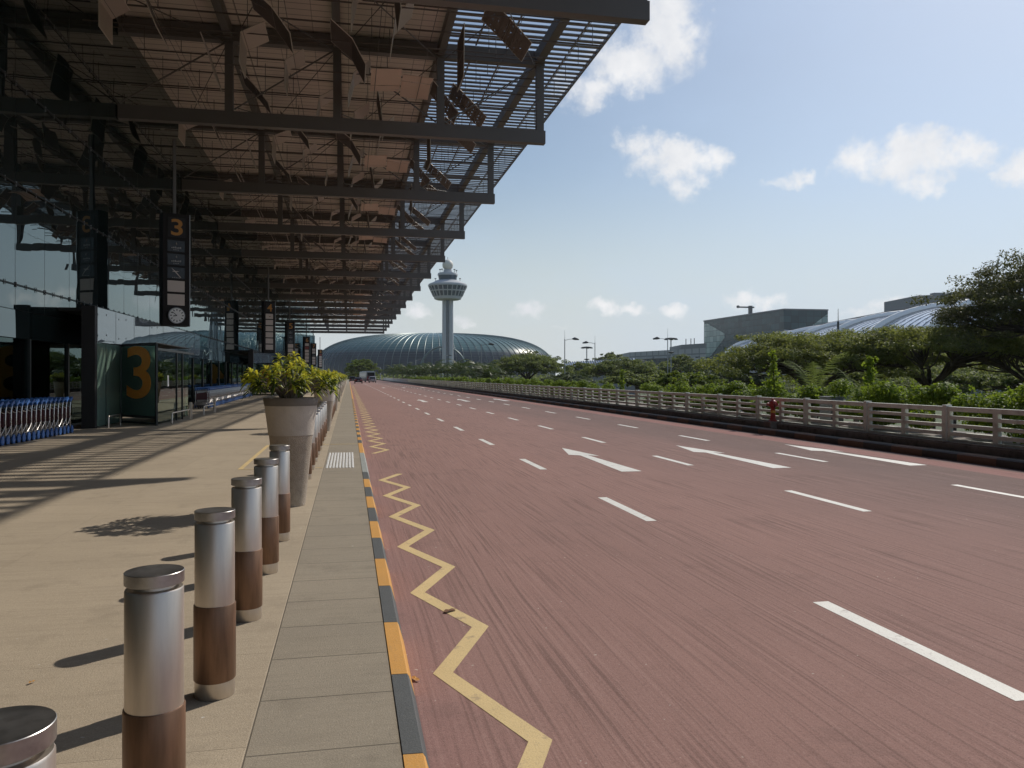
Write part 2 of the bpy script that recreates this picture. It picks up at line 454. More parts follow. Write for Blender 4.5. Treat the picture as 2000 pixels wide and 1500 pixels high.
M['panel_perf'] = perforated('panel_perforated', (.10, .075, .06))
M['panel_edge'] = principled('panel_frame', (.6, .55, .5), .5, .3, var=.05)
M['facade'] = glass_mirror('facade_glass', (.010, .016, .016), (.80, .93, .94), 2.15, .010, .42)
M['facade_low'] = glass_mirror('door_glass', (0, 0, 0), (.6, .8, .76), 1.45, 0, transp=(.42, .52, .48))
M['green_glass'] = glass_mirror('lobby_green_glass', (0, 0, 0), (.8, .95, .9), 1.9, .004, .6, transp=(.40, .55, .49))
M['green_solid'] = glass_mirror('lobby_green_lit_body_glass', (.16, .235, .19), (.7, .9, .85), 1.6, .004, .6)  # green tint, with light from inside the lobby put into an opaque body colour
M['lobby_panel'] = glass_mirror('lobby_dark_glass', (0, 0, 0), (.6, .75, .7), 1.5, 0, transp=(.24, .30, .28))
M['fascia'] = glass_mirror('lobby_fascia_glass', (.16, .185, .195), (.85, .92, .95), 2.3, .003, .5)
M['mullion'] = principled('dark_mullion', (.03, .034, .034), .4, .4, var=.1)
M['joint'] = principled('glazing_joint', (.035, .04, .04), .7, var=.1)
M['fitting'] = principled('steel_spider', (.22, .22, .22), .5, .6, var=.05)
M['charcoal'] = principled('charcoal_panel', (.035, .034, .034), .6, spec=.2, var=.15, scale=1.5)
M['sign_body'] = principled('sign_black', (.022, .019, .018), .6, var=.15, scale=2, spec=.15)
M['sign_face'] = principled('sign_face_black', (.010, .010, .011), .35, var=.1)
M['sign_tile'] = principled('sign_blank_tile', (.60, .52, .46), .6, var=.05)
M['sign_red'] = principled('sign_red_tile', (.22, .04, .03), .5, var=.05)
M['orange'] = principled('orange_numeral', (.92, .37, .06), .5, var=.05)
M['amber'] = principled('amber_numeral', (.50, .22, .03), .5, var=.05)
M['sign_grey'] = principled('sign_grey_print', (.32, .30, .28), .6, var=.05)
M['white'] = principled('white_enamel', (.78, .77, .74), .5, var=.05)
M['interior'] = principled('dim_interior', (.055, .06, .058), .7, var=.5, scale=.5)
M['interior_light'] = principled('interior_pale_panel', (.62, .72, .66), .6, var=.15, scale=1)
M['chrome'] = principled('trolley_chrome', (.62, .60, .58), .28, 1.0, var=.08)
M['blue'] = principled('trolley_blue', (.045, .13, .36), .4, var=.12, scale=6)
M['rubber'] = principled('rubber', (.02, .02, .022), .8, var=.2)
M['maroon_board'] = principled('trolley_board', (.10, .035, .04), .5, var=.2)
M['hydrant'] = principled('hydrant_red', (.30, .022, .018), .4, var=.15, scale=8, dirt=.3)
M['hydrant_yellow'] = principled('hydrant_yellow', (.6, .35, .05), .5, var=.1)
M['brass'] = principled('brass_nozzle', (.5, .36, .15), .35, 1.0, var=.1)
M['ground'] = principled('grass_ground', (.06, .085, .03), .95, var=.45, scale=.05, bump=.5, bscale=2)
M['far_conc'] = principled('far_concrete', (.50, .51, .51), .7, var=.08, scale=.2, streak=True)
M['tower_white'] = principled('tower_pale_paint', (.44, .46, .48), .6, var=.06, scale=.3)
M['tower_glass'] = principled('tower_glass', (.045, .075, .10), .1, var=.3, scale=.6)
M['radome'] = principled('radome', (.66, .63, .55), .6, var=.05, scale=.5)
M['jewel_rib'] = principled('dome_rib', (.13, .19, .19), .4, .2, var=.05)
M['lamp_pole'] = principled('galvanised_pole', (.36, .37, .37), .5, .5, var=.1)
M['lamp_head'] = principled('lamp_head', (.10, .10, .10), .5, var=.1)
M['bark'] = principled('bark', (.055, .042, .034), .9, var=.4, scale=3, bump=.8, bscale=12)
M['bark_pale'] = principled('pale_bark', (.20, .17, .14), .9, var=.3, scale=3, bump=.5, bscale=12)
M['leaf_rain'] = leaf_mat('rain_tree_leaf', (.074, .112, .030), (.195, .220, .056), (.38, .41, .085), .42)
M['leaf_tall'] = leaf_mat('tall_tree_leaf', (.045, .06, .022), (.11, .12, .04), (.2, .21, .06), .35)
M['leaf_far'] = leaf_mat('far_tree_leaf', (.064, .098, .034), (.15, .185, .055), (.32, .37, .09), .42)
M['leaf_bright'] = leaf_mat('bright_leaf', (.06, .11, .015), (.12, .17, .03), (.30, .36, .04), .42)
M['leaf_hedge'] = leaf_mat('hedge_leaf', (.06, .125, .016), (.155, .225, .028), (.36, .46, .04), .42)
M['leaf_grey'] = leaf_mat('grey_green_leaf', (.075, .10, .055), (.14, .17, .09), (.2, .24, .1), .3)
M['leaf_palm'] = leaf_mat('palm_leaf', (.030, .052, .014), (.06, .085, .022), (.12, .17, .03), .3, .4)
M['leaf_palm_near'] = leaf_mat('palm_leaf_bright', (.07, .11, .03), (.14, .18, .05), (.28, .34, .08), .4, .65, .08)  # brighter greens than the far palm leaf
M['leaf_yellow'] = leaf_mat('yellow_leaf', (.66, .60, .06), (.52, .54, .06), (.85, .80, .10), .45, .45)
M['leaf_lime'] = leaf_mat('lime_leaf', (.26, .33, .035), (.38, .42, .04), (.6, .62, .07), .42, .45)
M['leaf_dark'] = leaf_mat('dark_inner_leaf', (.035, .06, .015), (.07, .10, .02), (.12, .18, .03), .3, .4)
M['leaf_dry'] = principled('dry_leaf', (.16, .07, .03), .8, var=.3, scale=30)
M['leaf_dry2'] = principled('dry_leaf_orange', (.5, .25, .06), .8, var=.3, scale=30)
M['car_dark'] = principled('dark_maroon_paint', (.035, .012, .014), .25, .3, var=.05)
M['car_black'] = principled('black_paint', (.012, .013, .014), .25, .2, var=.05)
M['car_silver'] = principled('silver_paint', (.45, .45, .45), .3, .6, var=.05)
M['car_glass'] = principled('car_glass', (.012, .014, .016), .12, var=.1, spec=.25)
M['tail'] = principled('tail_lamp', (.30, .02, .02), .3, var=.05)
M['bus_white'] = principled('bus_white', (.27, .31, .31), .4, var=.05)
M['bus_maroon'] = principled('bus_maroon', (.10, .02, .03), .4, var=.05)
M['plate'] = principled('plate_white', (.6, .6, .58), .5, var=.03)
M['glassbox'] = curtain_wall('terminal_curtain_wall', (.014, .046, .056), (.034, .095, .108), 5.0, 4.0, (.012, .024, .03), .22, .28, .8, jw=.12)
M['glassbox_teal'] = curtain_wall('terminal_teal_corner', (.16, .27, .26), (.36, .48, .45), 5.0, 4.0, (.05, .08, .08), .2, .6, 1.0, jw=.14)
M['greyblock'] = principled('grey_block', (.20, .215, .225), .7, var=.06, scale=.1)
M['greyblue'] = principled('pale_blue_grey_wall', (.30, .34, .40), .6, var=.08, scale=.1)
M['lowblock'] = curtain_wall('low_terminal_wall', (.36, .38, .39), (.42, .44, .45), 6.0, 5.0, (.18, .2, .21), .6, .4, .7, jw=.35)
M['vault_glass'] = principled('vault_glass', (.84, .88, .92), .28, .6, var=.05, scale=.4)
M['vault_rib'] = principled('vault_white_rib', (.9, .9, .88), .5, var=.04)
M['ridge'] = principled('dark_ridge_beam', (.10, .105, .12), .5, var=.1)

def jewel_material():
    m, nt, N, L = nodes('dome_glass')
    out = N.new('ShaderNodeOutputMaterial'); b = N.new('ShaderNodeBsdfPrincipled'); L.new(b.outputs[0], out.inputs[0])
    tc = N.new('ShaderNodeTexCoord'); V = tc.outputs['Object']
    vo = N.new('ShaderNodeTexVoronoi'); vo.inputs['Scale'].default_value = .09; L.new(V, vo.inputs['Vector'])
    sx = N.new('ShaderNodeSeparateXYZ'); L.new(V, sx.inputs[0])
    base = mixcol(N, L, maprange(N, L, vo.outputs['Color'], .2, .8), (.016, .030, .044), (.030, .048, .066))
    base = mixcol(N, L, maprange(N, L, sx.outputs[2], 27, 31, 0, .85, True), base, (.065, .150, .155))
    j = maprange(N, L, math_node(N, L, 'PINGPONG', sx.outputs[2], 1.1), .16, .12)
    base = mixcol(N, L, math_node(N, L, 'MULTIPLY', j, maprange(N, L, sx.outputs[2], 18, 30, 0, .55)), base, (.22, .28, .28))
    L.new(base, b.inputs['Base Color']); b.inputs['Roughness'].default_value = .26; b.inputs['Specular IOR Level'].default_value = .2
    return m
M['jewel'] = jewel_material()

# ------------------------------------------------------------------ camera
cam = bpy.data.cameras.new('camera'); camo = bpy.data.objects.new('camera', cam); COL.objects.link(camo)
cam.sensor_width = 36.0; cam.lens = F / 2000 * 36; cam.shift_y = -(750 - V0) / 2000
cam.clip_start = 0.05; cam.clip_end = 9000
camo.location = (0, 0, CAMZ); camo.rotation_euler = (R(90), 0, -TH)
scene.camera = camo

# ------------------------------------------------------------------ light: sun and sky
sun_dir = Vector((.801 * math.cos(R(41.0)), .599 * math.cos(R(41.0)), math.sin(R(41.0)))).normalized()
sl = bpy.data.lights.new('sun', 'SUN'); sl.energy = 3.4; sl.angle = R(.53); sl.color = (1.0, .93, .83)
so = bpy.data.objects.new('sun', sl); COL.objects.link(so)
so.rotation_euler = sun_dir.to_track_quat('Z', 'Y').to_euler(); so.location = (30, 20, 60)

world = bpy.data.worlds.new('World'); scene.world = world; world.use_nodes = True
def build_world():
    nt = world.node_tree; N = nt.nodes; L = nt.links; N.clear()
    out = N.new('ShaderNodeOutputWorld'); bg = N.new('ShaderNodeBackground'); L.new(bg.outputs[0], out.inputs[0])
    sky = N.new('ShaderNodeTexSky'); sky.sky_type = 'NISHITA'; sky.sun_disc = False
    sky.sun_elevation = R(41.0); sky.sun_rotation = math.atan2(.801, .599)
    sky.air_density = 1.15; sky.dust_density = .9; sky.ozone_density = 1.5; sky.altitude = 10
    bg.inputs['Strength'].default_value = 0.085
    tc = N.new('ShaderNodeTexCoord'); V = tc.outputs['Generated']
    sx = N.new('ShaderNodeSeparateXYZ'); L.new(V, sx.inputs[0])
    az = math_node(N, L, 'ARCTAN2', sx.outputs[0], sx.outputs[1]); el = math_node(N, L, 'ARCSINE', sx.outputs[2])
    cv = N.new('ShaderNodeCombineXYZ'); L.new(az, cv.inputs[0]); L.new(el, cv.inputs[1])
    # warp the cloud outlines
    wv = N.new('ShaderNodeTexNoise'); wv.inputs['Scale'].default_value = 16; wv.inputs['Detail'].default_value = 7; wv.inputs['Roughness'].default_value = .62
    L.new(V, wv.inputs['Vector'])
    def vm(op, a, b):
        n = N.new('ShaderNodeVectorMath'); n.operation = op
        for i, x in enumerate((a, b)):
            if x is None: continue
            if isinstance(x, tuple): n.inputs[i].default_value = x
            else: L.new(x, n.inputs[i])
        return n
    w = vm('MULTIPLY', vm('SUBTRACT', wv.outputs['Color'], (.5, .5, .5)).outputs[0], (.10, .075, 0))
    pos = vm('ADD', cv.outputs[0], w.outputs[0]).outputs[0]
    clouds = [  # az, el (photo px) and half sizes px, strength
        (1300, 60, 100, 95, 1.0), (1235, 120, 120, 60, .9), (1160, 175, 75, 45, .7),
        (1250, 278, 62, 36, .85), (1318, 315, 92, 46, .95), (1335, 360, 42, 34, .7), (1400, 310, 48, 32, .75),
        (1510, 348, 62, 16, .5), (1548, 333, 26, 20, .6),
        (1680, 320, 78, 52, .95), (1790, 305, 92, 62, 1.0), (1880, 300, 75, 50, .9), (1800, 350, 70, 36, .7), (1990, 325, 60, 52, .95),
        (1450, 586, 48, 24, .9), (1495, 588, 48, 24, .85), (1750, 600, 70, 24, .8), (1690, 612, 60, 18, .6),
        (1035, 606, 44, 20, .92), (1185, 598, 40, 18, .85), (1230, 606, 40, 14, .85), (1318, 610, 38, 19, .8), (905, 630, 28, 16, .7), (815, 605, 30, 17, .85),
        (968, 573, 40, 12, .25), (1080, 640, 60, 8, .25)]
    wv2 = N.new('ShaderNodeTexNoise'); wv2.inputs['Scale'].default_value = 70; wv2.inputs['Detail'].default_value = 6
    L.new(V, wv2.inputs['Vector'])
    pos_small = vm('ADD', cv.outputs[0], vm('MULTIPLY', vm('SUBTRACT', wv2.outputs['Color'], (.5, .5, .5)).outputs[0], (.03, .022, 0)).outputs[0]).outputs[0]
    acc = None
    for u, v, su, sv, st in clouds:
        a0 = TH + math.atan((u - 1000) / F); dd = math.hypot(u - 1000, F); e0 = math.atan((V0 - v) / dd)
        k = (su / F * math.cos(a0 - TH) ** 2, sv / dd)
        s = vm('MULTIPLY', vm('SUBTRACT', pos if v < 560 else pos_small, (a0, e0, 0)).outputs[0], (1 / k[0], 1 / k[1], 0)).outputs[0]
        ln = vm('LENGTH', s, None).outputs['Value']
        g = maprange(N, L, ln, 0.0, 1.45, st, 0.0, True)
        acc = g if acc is None else math_node(N, L, 'MAXIMUM', acc, g)
    n1 = noise(N, L, V, 30, 9, .62)
    dens = math_node(N, L, 'ADD', acc, math_node(N, L, 'MULTIPLY', math_node(N, L, 'SUBTRACT', n1, .5), 1.55))
    dens = math_node(N, L, 'MULTIPLY', dens, maprange(N, L, acc, .02, .25))
    fac = maprange(N, L, dens, .12, .95, 0, .95, True)
    n2 = noise(N, L, V, 18, 5, .6)
    ccol = mixcol(N, L, maprange(N, L, n2, .35, .65), (11.0, 11.0, 11.1), (9.3, 9.5, 9.9))
    # low haze whitening near the horizon
    hz = maprange(N, L, el, .0, .27, .95, 0.0, True)
    skyc = mixcol(N, L, 1.0, sky.outputs[0], (1.0, 1.0, 1.0), 'MULTIPLY')
    skyc = mixcol(N, L, hz, skyc, (7.4, 8.05, 8.35))
    thin = maprange(N, L, noise(N, L, V, 3.2, 5, .6, (1, 1, 2.2)), .45, .78, .0, .24)
    skyc = mixcol(N, L, thin, skyc, (6.4, 8.2, 11.0))
    skyc = mixcol(N, L, maprange(N, L, az, .1, .75, 0, .32, True), skyc, (6.3, 8.1, 10.9))
    L.new(mixcol(N, L, fac, skyc, ccol), bg.inputs['Color'])
build_world()
scene.view_settings.view_transform = 'Standard'; scene.view_settings.look = 'None'
scene.view_settings.exposure = 0.0; scene.view_settings.gamma = 1.0

# ------------------------------------------------------------------ ground, road, pavements
def structure(name, mb, mat, parent=None, **kw):
    o = mb.build(name, mat, parent, **kw)
    if parent is None: o['kind'] = 'structure'
    return o

b = MB(); b.quad((-5000, -3000, GROUND), (5000, -3000, GROUND), (5000, 7000, GROUND), (-5000, 7000, GROUND))
structure('ground', b, M['ground'])
b = MB(); b.box(.32, 12.02, -140, 620, GROUND + .3, ROADZ)
road = structure('road', b, M['road'])
b = MB(); b.box(-30, -.43, -140, 620, GROUND + .3, 0)
walk = structure('walkway', b, M['walk'])
b = MB(); b.box(-.43, .222, -140, 620, GROUND + .3, .0)
strip = structure('pavement', b, M['strip'])

# kerb, painted in blocks
kerb = structure('kerb', MB().box(.226, .335, -140, 620, -.6, -.13), M['kerb_grey'])
yb = [(d + .0) for d in ()]
def kerb_seg(y0, y1, m):
    mb = MB(); mb.prism_y([(.224, -.128), (.352, -.128), (.318, -.012), (.308, .004), (.224, .006)], y0 + .003, y1 - .003)
    o = mb.build('kerb_block', m, kerb)
y = 1.55; col = 1
segs = []
while y < 13.4:
    segs.append((y, y + .92, M['kerb_black'] if col else M['kerb_yellow'])); y += .92; col = 1 - col
segs.append((y, 16.9, M['kerb_grey'])); segs.append((16.9, 19.4, M['kerb_yellow'])); y = 19.4; col = 1
while y < 58:
    segs.append((y, y + .92, M['kerb_black'] if col else M['kerb_yellow'])); y += .92; col = 1 - col
segs.append((y, 600, M['kerb_yellow'])); segs.append((-138, 1.55, M['kerb_yellow']))
for a, bb, m in segs: kerb_seg(a, bb, m)

# road markings
def flat(parent, name, poly, mat, z):
    mb = MB(); n = len(poly)
    mb._add([(x, y, z) for x, y in poly], [tuple(range(n))])
    return mb.build(name, mat, parent)
def dash(x, y0, y1, w=.13):
    flat(road, 'lane_dash', [(x-w/2, y0), (x+w/2, y0), (x+w/2, y1), (x-w/2, y1)], M['white_paint'], ROADZ + .002)
# lane 1 dashes: pixel (top, bottom) rows give the spacing
def yrow(v, x): return ((CAMZ - ROADZ) * F / (v - V0) - x * SI) / CO
d0 = yrow(1367, 3.55); d1 = yrow(1176, 3.49)
per = yrow(1018, 3.48) - d0
L1 = d1 - d0
for k in range(-1, 34):
    dash(3.52, d0 + k * per, d0 + k * per + L1)
o2 = yrow(999, 6.44)
for k in range(-2, 34):
    dash(6.46, o2 + k * per, o2 + k * per + L1)
o3 = yrow(902, 9.37)
for k in range(-2, 34):
    dash(9.38, o3 + k * per, o3 + k * per + L1)
def arrow(x, y0, ln=5.6):
    z = ROADZ + .0025; y1 = y0 + ln
    poly = [(x-.19, y0), (x+.19, y0), (x+.085, y0+ln*.62), (x+.29, y0+ln*.58), (x, y1), (x-.29, y0+ln*.66), (x-.085, y0+ln*.62)]
    flat(road, 'arrow_marking', poly, M['white_paint'], z)
ya = yrow(921, 4.95)
arrow(5.0, ya, yrow(875, 4.9) - ya)
yc = yrow(914, 7.95); arrow(7.95, yc, yrow(870, 7.9) - yc)
ye = yrow(909, 10.75); arrow(10.75, ye, yrow(868, 10.7) - ye)
for x in (5.0, 7.95, 10.75):
    arrow(x, 52 + x * .2, 5.5); arrow(x, 116, 5.5)

def zigzag(y_start, y_end, xl=.535, xr=.885, first_left=True):
    y = y_start; left = first_left; w = .108; pts = []
    while y < y_end + .01:
        pts.append((xl if left else xr, y)); y += .80 if left else .95; left = not left
    mb = MB(); z = ROADZ + .002
    # one mitred band
    pts = [Vector((p[0], p[1])) for p in pts]
    Ls, Rs = [], []
    for i, p in enumerate(pts):
        d1 = (p - pts[i-1]).normalized() if i else (pts[1] - p).normalized()
        d2 = (pts[i+1] - p).normalized() if i < len(pts)-1 else d1
        n1 = Vector((-d1.y, d1.x)); n2 = Vector((-d2.y, d2.x)); m = (n1 + n2).normalized()
        s = min(w/2 / max(.35, m.dot(n1)), .13)
        Ls.append(p + m * s); Rs.append(p - m * s)
    for i in range(len(pts)-1):
        mb.quad((Rs[i].x, Rs[i].y, z), (Rs[i+1].x, Rs[i+1].y, z), (Ls[i+1].x, Ls[i+1].y, z), (Ls[i].x, Ls[i].y, z))
    mb.build('zigzag_marking', M['yellow_paint'], road)
zigzag(2.86, 14.9, first_left=True)
zigzag(18.0, 150, first_left=True)
# thin cross joint in the road
flat(road, 'road_joint', [(.36, 78), (11.4, 78), (11.4, 78.25), (.36, 78.25)], M['kerb_dark'], ROADZ + .003)

# yellow lines and studded paving on the walkway
for poly in ([(-1.86, 14.3), (-1.78, 14.3), (-1.78, 19.2), (-1.86, 19.2)], [(-1.775, 14.3), (-.45, 14.3), (-.45, 14.36), (-1.775, 14.36)],
             [(-1.775, 19.12), (-.45, 19.12), (-.45, 19.2), (-1.775, 19.2)]):
    flat(walk, 'yellow_line', poly, M['yellow_paint'], .004)
flat(strip, 'yellow_line', [(-.42, 19.12), (.21, 19.12), (.21, 19.2), (-.42, 19.2)], M['yellow_paint'], .004)
mb = MB()
for i in range(9):
    for k in range(44):
        x = -.38 + i * .056; yy = 14.25 + k * .064
        mb.lathe([(.024, 0), (.021, .006), (.010, .009)], 7, (x, yy, .001))
mb.build('tactile_studs', M['white'], strip)

# right-hand kerb and plinth
rk = structure('far_kerb', MB().box(12.024, 12.30, -140, 620, GROUND, -.125), M['concrete_old'])
y = 8.0; k = 0
while y < 130:
    m = M['kerb_ochre'] if k % 2 else M['kerb_dark']
    MB().prism_y([(12.026, -.124), (12.30, -.124), (12.30, .045), (12.06, .045), (12.03, .02)], y + .004, y + .996).build('kerb_block', m, rk); y += 1.0; k += 1
MB().prism_y([(12.026, -.124), (12.30, -.124), (12.30, .045), (12.06, .045), (12.03, .02)], y, 600).build('kerb_block', M['kerb_dark'], rk)
b = MB(); b.box(12.304, 12.52, -140, 620, GROUND, -.03); b.box(12.522, 15.6, -140, 620, GROUND, .16)
b.box(12.56, 12.70, -140, 620, .05, .19)
structure('plinth', b, M['concrete_old'])

# ------------------------------------------------------------------ railing (precast concrete)
rx = 12.86
rail = thing('concrete_railing', (rx, 8.5, .16), 'long pale precast concrete railing with square posts along the right edge of the road', 'railing')
RS = 2.74; NB = 62
y0r = XY(1847, 17.5)[1] - RS * 3
def mk_post():
    mb = MB(); mb.box(-.085, .07, -.056, .056, 0, .79); mb.box(-.09, .075, -.061, .061, .791, .81)
    return mb.build('post', M['rail'], rail, bevel=.008)
def mk_panel():
    mb = MB(); a, c = .059, RS - .059
    for z0, z1, t in ((.675, .775, .06), (.50, .575, .05), (.325, .40, .05), (.145, .225, .05)):
        mb.box(-t, t, a, c, z0, z1)
    for yy in (RS / 2,):
        mb.box(-.047, .047, yy - .065, yy + .065, .02, .672)
    mb.box(-.044, .044, a, a + .06, .02, .672); mb.box(-.044, .044, c - .06, c, .02, .672)
    mb.box(-.046, .046, a + .061, c - .061, .018, .075)
    return mb.build('rail_panel', M['rail'], rail)
p0 = mk_post(); q0 = mk_panel()
for k in range(NB):
    yy = y0r + k * RS - 8.5
    p = p0 if k == 0 else p0.copy(); q = q0 if k == 0 else q0.copy()
    if k: COL.objects.link(p); COL.objects.link(q)
    p.location = (0, yy, 0); q.location = (0, yy, 0)
ye = y0r + NB * RS
wall = thing('parapet_wall', (rx, ye, .16), 'plain grey parapet wall continuing the railing at the far end of the road', 'wall')
mb = MB(); mb.box(-.1, .1, .12, 130, -.1, .72); mb.build('wall_panel', M['rail'], wall)
mb = MB(); mb.box(-.14, .14, .12, 130, .722, .80); mb.build('coping', M['rail'], wall)

# ------------------------------------------------------------------ fire hydrant
hx, hy = XY(1504, 24.0)
hx = 12.56
hyd = thing('fire_hydrant', (hx - .06, hy, .045), 'red fire hydrant on a square concrete block against the railing', 'hydrant')
MB().box(-.19, .19, -.19, .19, -.22, .20).build('plinth_block', M['concrete_old'], hyd, bevel=.02)
mb = MB(); mb.lathe([(.13, .20), (.13, .235), (.085, .24), (.075, .30), (.07, .60), (.085, .62), (.115, .66), (.12, .76), (.10, .80), (.05, .83), (.045, .87), (.0, .88)], 20)
mb.build('barrel', M['hydrant'], hyd, smooth=40)
MB().lathe([(.074, .45), (.0745, .52)], 20).build('band', M['hydrant_yellow'], hyd, smooth=40)
for s in (-1, 1):
    mb = MB(); mb.tube([(0, s*.09, .71), (0, s*.20, .71)], .042, 10); mb.tube([(0, s*.20, .71), (0, s*.215, .71)], .055, 10)
    mb.build('nozzle', M['hydrant'], hyd, smooth=40)
    mb = MB(); mb.tube([(-.03, s*.17, .70), (-.07, s*.23, .66), (-.08, s*.24, .60)], .012, 6); mb.build('chain', M['rubber'], hyd)
mb = MB(); mb.tube([(-.1, 0, .71), (-.19, 0, .71)], .05, 10); mb.build('front_nozzle', M['hydrant'], hyd, smooth=40)

# ------------------------------------------------------------------ bollards
def make_bollard():
    r = thing('bollard', (0, 0, 0), 'x', 'bollard', 'steel bollards along the kerb')
    MB().lathe([(.094, 0), (.096, .004), (.096, .085)], 40).build('foot', M['steel_brushed'], r, smooth=40)
    MB().lathe([(.098, .082), (.101, .086), (.101, .455), (.098, .46)], 40).build('rust_sleeve', M['rust'], r, smooth=40)
    MB().lathe([(.0955, .455), (.0955, .862), (.092, .868), (.070, .870), (.068, .885)], 40).build('shaft', M['steel_brushed'], r, smooth=40)
    MB().lathe([(.070, .884), (.0955, .885), (.097, .887), (.097, .9245), (.0955, .926)], 48).build('cap', M['steel_cap'], r, smooth=25)
    return r
BX = -.66
def by(d): return (d - BX * SI) / CO
bl = [(by(1.54), 'steel bollard nearest the camera, only its round cap and shoulder in the frame'),
      (by(2.77), 'tall steel bollard with rust brown sleeve, second from the camera, cut by the bottom edge'),
      (by(4.02), 'steel bollard with rust brown sleeve, third from the camera and nearest one seen whole'),
      (by(5.27), 'steel bollard with rust brown sleeve, fourth from the camera before the first planter'),
      (by(6.52), 'steel bollard with rust brown sleeve, fifth from the camera before the first planter'),
      (by(7.79), 'steel bollard with rust brown sleeve right in front of the first concrete planter')]
ordw = ['first', 'second', 'third', 'fourth', 'fifth', 'sixth', 'seventh', 'eighth']
PY0, PS = 10.25, 13.75
for j in range(8):
    bl.append((PY0 + 2.55 + 1.275 * j, 'small steel bollard between the two nearest planters, %s behind the first planter' % ordw[j]))
for j in range(8):
    bl.append((PY0 + PS + 2.55 + 1.275 * j, 'far steel bollard past the second planter, %s behind it' % ordw[j]))
b0 = make_bollard()
for i, (yy, lab) in enumerate(bl):
    o = b0 if i == 0 else copy_tree(b0)
    o.location = (BX, yy, 0); o.rotation_euler = (0, 0, i * 1.37); o['label'] = lab

# ------------------------------------------------------------------ planters with yellow shrubs
def make_planter():
    r = thing('planter', (0, 0, 0), 'x', 'planter', 'tall concrete planters along the kerb')
    MB().lathe([(.165, 0), (.172, .004), (.262, .86), (.266, .872)], 48).build('lower_pot', M['pot_low'], r, smooth=40)
    MB().lathe([(.270, .874), (.316, 1.235), (.30, 1.24)], 48, caps=False).build('upper_pot', M['pot'], r, smooth=40)
    MB().lathe([(.318, 1.236), (.334, 1.325), (.330, 1.332), (.300, 1.332), (.290, 1.26)], 48, caps=False).build('rim', M['pot_rim'], r, smooth=40)
    mb = MB(); mb.lathe([(.300, 1.275), (.16, 1.29), (.01, 1.30)], 24); mb.build('soil', M['soil'], r, smooth=60)
    mb = MB(); rr = random.Random(3)
    for _ in range(140):
        a = rr.random() * 6.28; q = .29 * math.sqrt(rr.random()); s = rr.uniform(.010, .02)
        mb.lathe([(s*.6, -.003), (s, .006), (s*.5, .014)], 6, (q*math.cos(a), q*math.sin(a), 1.285 + (1 - q/.29)*.014))
    mb.build('pebbles', M['pebble'], r, smooth=60)
    return r

def make_shrub(seed, spread=.57, h=.60, n_ros=72):
    rr = random.Random(seed)
    stems = MB(); leaves = MB()
    tips = []
    for i in range(n_ros):
        a = rr.random() * 6.283; q = math.sqrt(rr.random()) * spread
        top = h * (1 - .55 * (q / spread) ** 2)
        z = top * rr.uniform(.62, 1.0) if rr.random() < .72 else top * rr.uniform(.25, .6)
        tips.append(Vector((q * math.cos(a), q * math.sin(a), z)))
    for i, t in enumerate(tips):
        base = Vector((t.x * .12 + rr.uniform(-.03, .03), t.y * .12 + rr.uniform(-.03, .03), -.02))
        mid = base.lerp(t, .5) + Vector((t.x * -.12, t.y * -.12, .05 + rr.uniform(-.02, .03)))
        stems.tube([base, base.lerp(mid, .5) + Vector((0, 0, .02)), mid, t], [.011, .009, .007, .005], 5)
        nl = rr.randint(15, 21)
        out = Vector((t.x, t.y, 0)) * .6 + Vector((0, 0, .55)); out.normalize()
        side = out.orthogonal().normalized(); side2 = out.cross(side)
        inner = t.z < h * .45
        for k in range(nl):
            f = k / nl; ang = k * 2.4 + rr.random() * .3
            el = R(80) * (1 - f) ** 1.2 - R(12) * f
            dirv = (side * math.cos(ang) + side2 * math.sin(ang)) * math.cos(el) + out * math.sin(el)
            ln = rr.uniform(.115, .165) * (.55 + .45 * f); wd = ln * .25
            p = t - out * (f * .06)
            sd = dirv.cross(Vector((0, 0, 1)))
            if sd.length < .05: sd = side.copy()
            sd.normalize()
            p1 = p + dirv * ln * .38 + Vector((0, 0, .006)); p2 = p + dirv * ln * .75 - Vector((0, 0, ln * .12)); p3 = p + dirv * ln * .98 - Vector((0, 0, ln * .34))
            c = rr.random()
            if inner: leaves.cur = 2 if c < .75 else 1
            elif f < .55: leaves.cur = 0 if c < .8 else 1
            else: leaves.cur = 1 if c < .55 else (0 if c < .75 else 2)
            n0 = len(leaves.v)
            fold = dirv.cross(sd) * wd * .18
            leaves.v += [tuple(p - sd*wd*.15), tuple(p + sd*wd*.15), tuple(p1 - sd*wd*.5 - fold*0), tuple(p1 - fold), tuple(p1 + sd*wd*.5),
                         tuple(p2 - sd*wd*.42), tuple(p2 - fold), tuple(p2 + sd*wd*.42), tuple(p3)]
            fs = [(0, 3, 2), (0, 1, 3), (1, 4, 3), (2, 3, 6, 5), (3, 4, 7, 6), (5, 6, 8), (6, 7, 8)]
            leaves.f += [tuple(i2 + n0 for i2 in f2) for f2 in fs]; leaves.m += [leaves.cur] * len(fs)
    r = thing('shrub', (0, 0, 0), 'x', 'shrub', 'yellow leaved shrubs in the planters')
    stems.build('stems', M['bark_pale'], r, smooth=60)
    leaves.build('leaves', [M['leaf_yellow'], M['leaf_lime'], M['leaf_dark']], r)
    return r
pl0 = make_planter(); sh0 = make_shrub(11); sh1 = make_shrub(23, .54, .56, 66)
sh0.location = (0, 0, 0)
plab = ['grey concrete planter nearest the camera, tapering tall pot beside the last front bollard', 'second tall concrete planter from the camera, partly hidden by the nearest one']
slab = ['bushy yellow green shrub in the nearest planter, biggest one in the row', 'yellow shrub in the second planter, peeping out behind the nearest shrub']
NP = 12
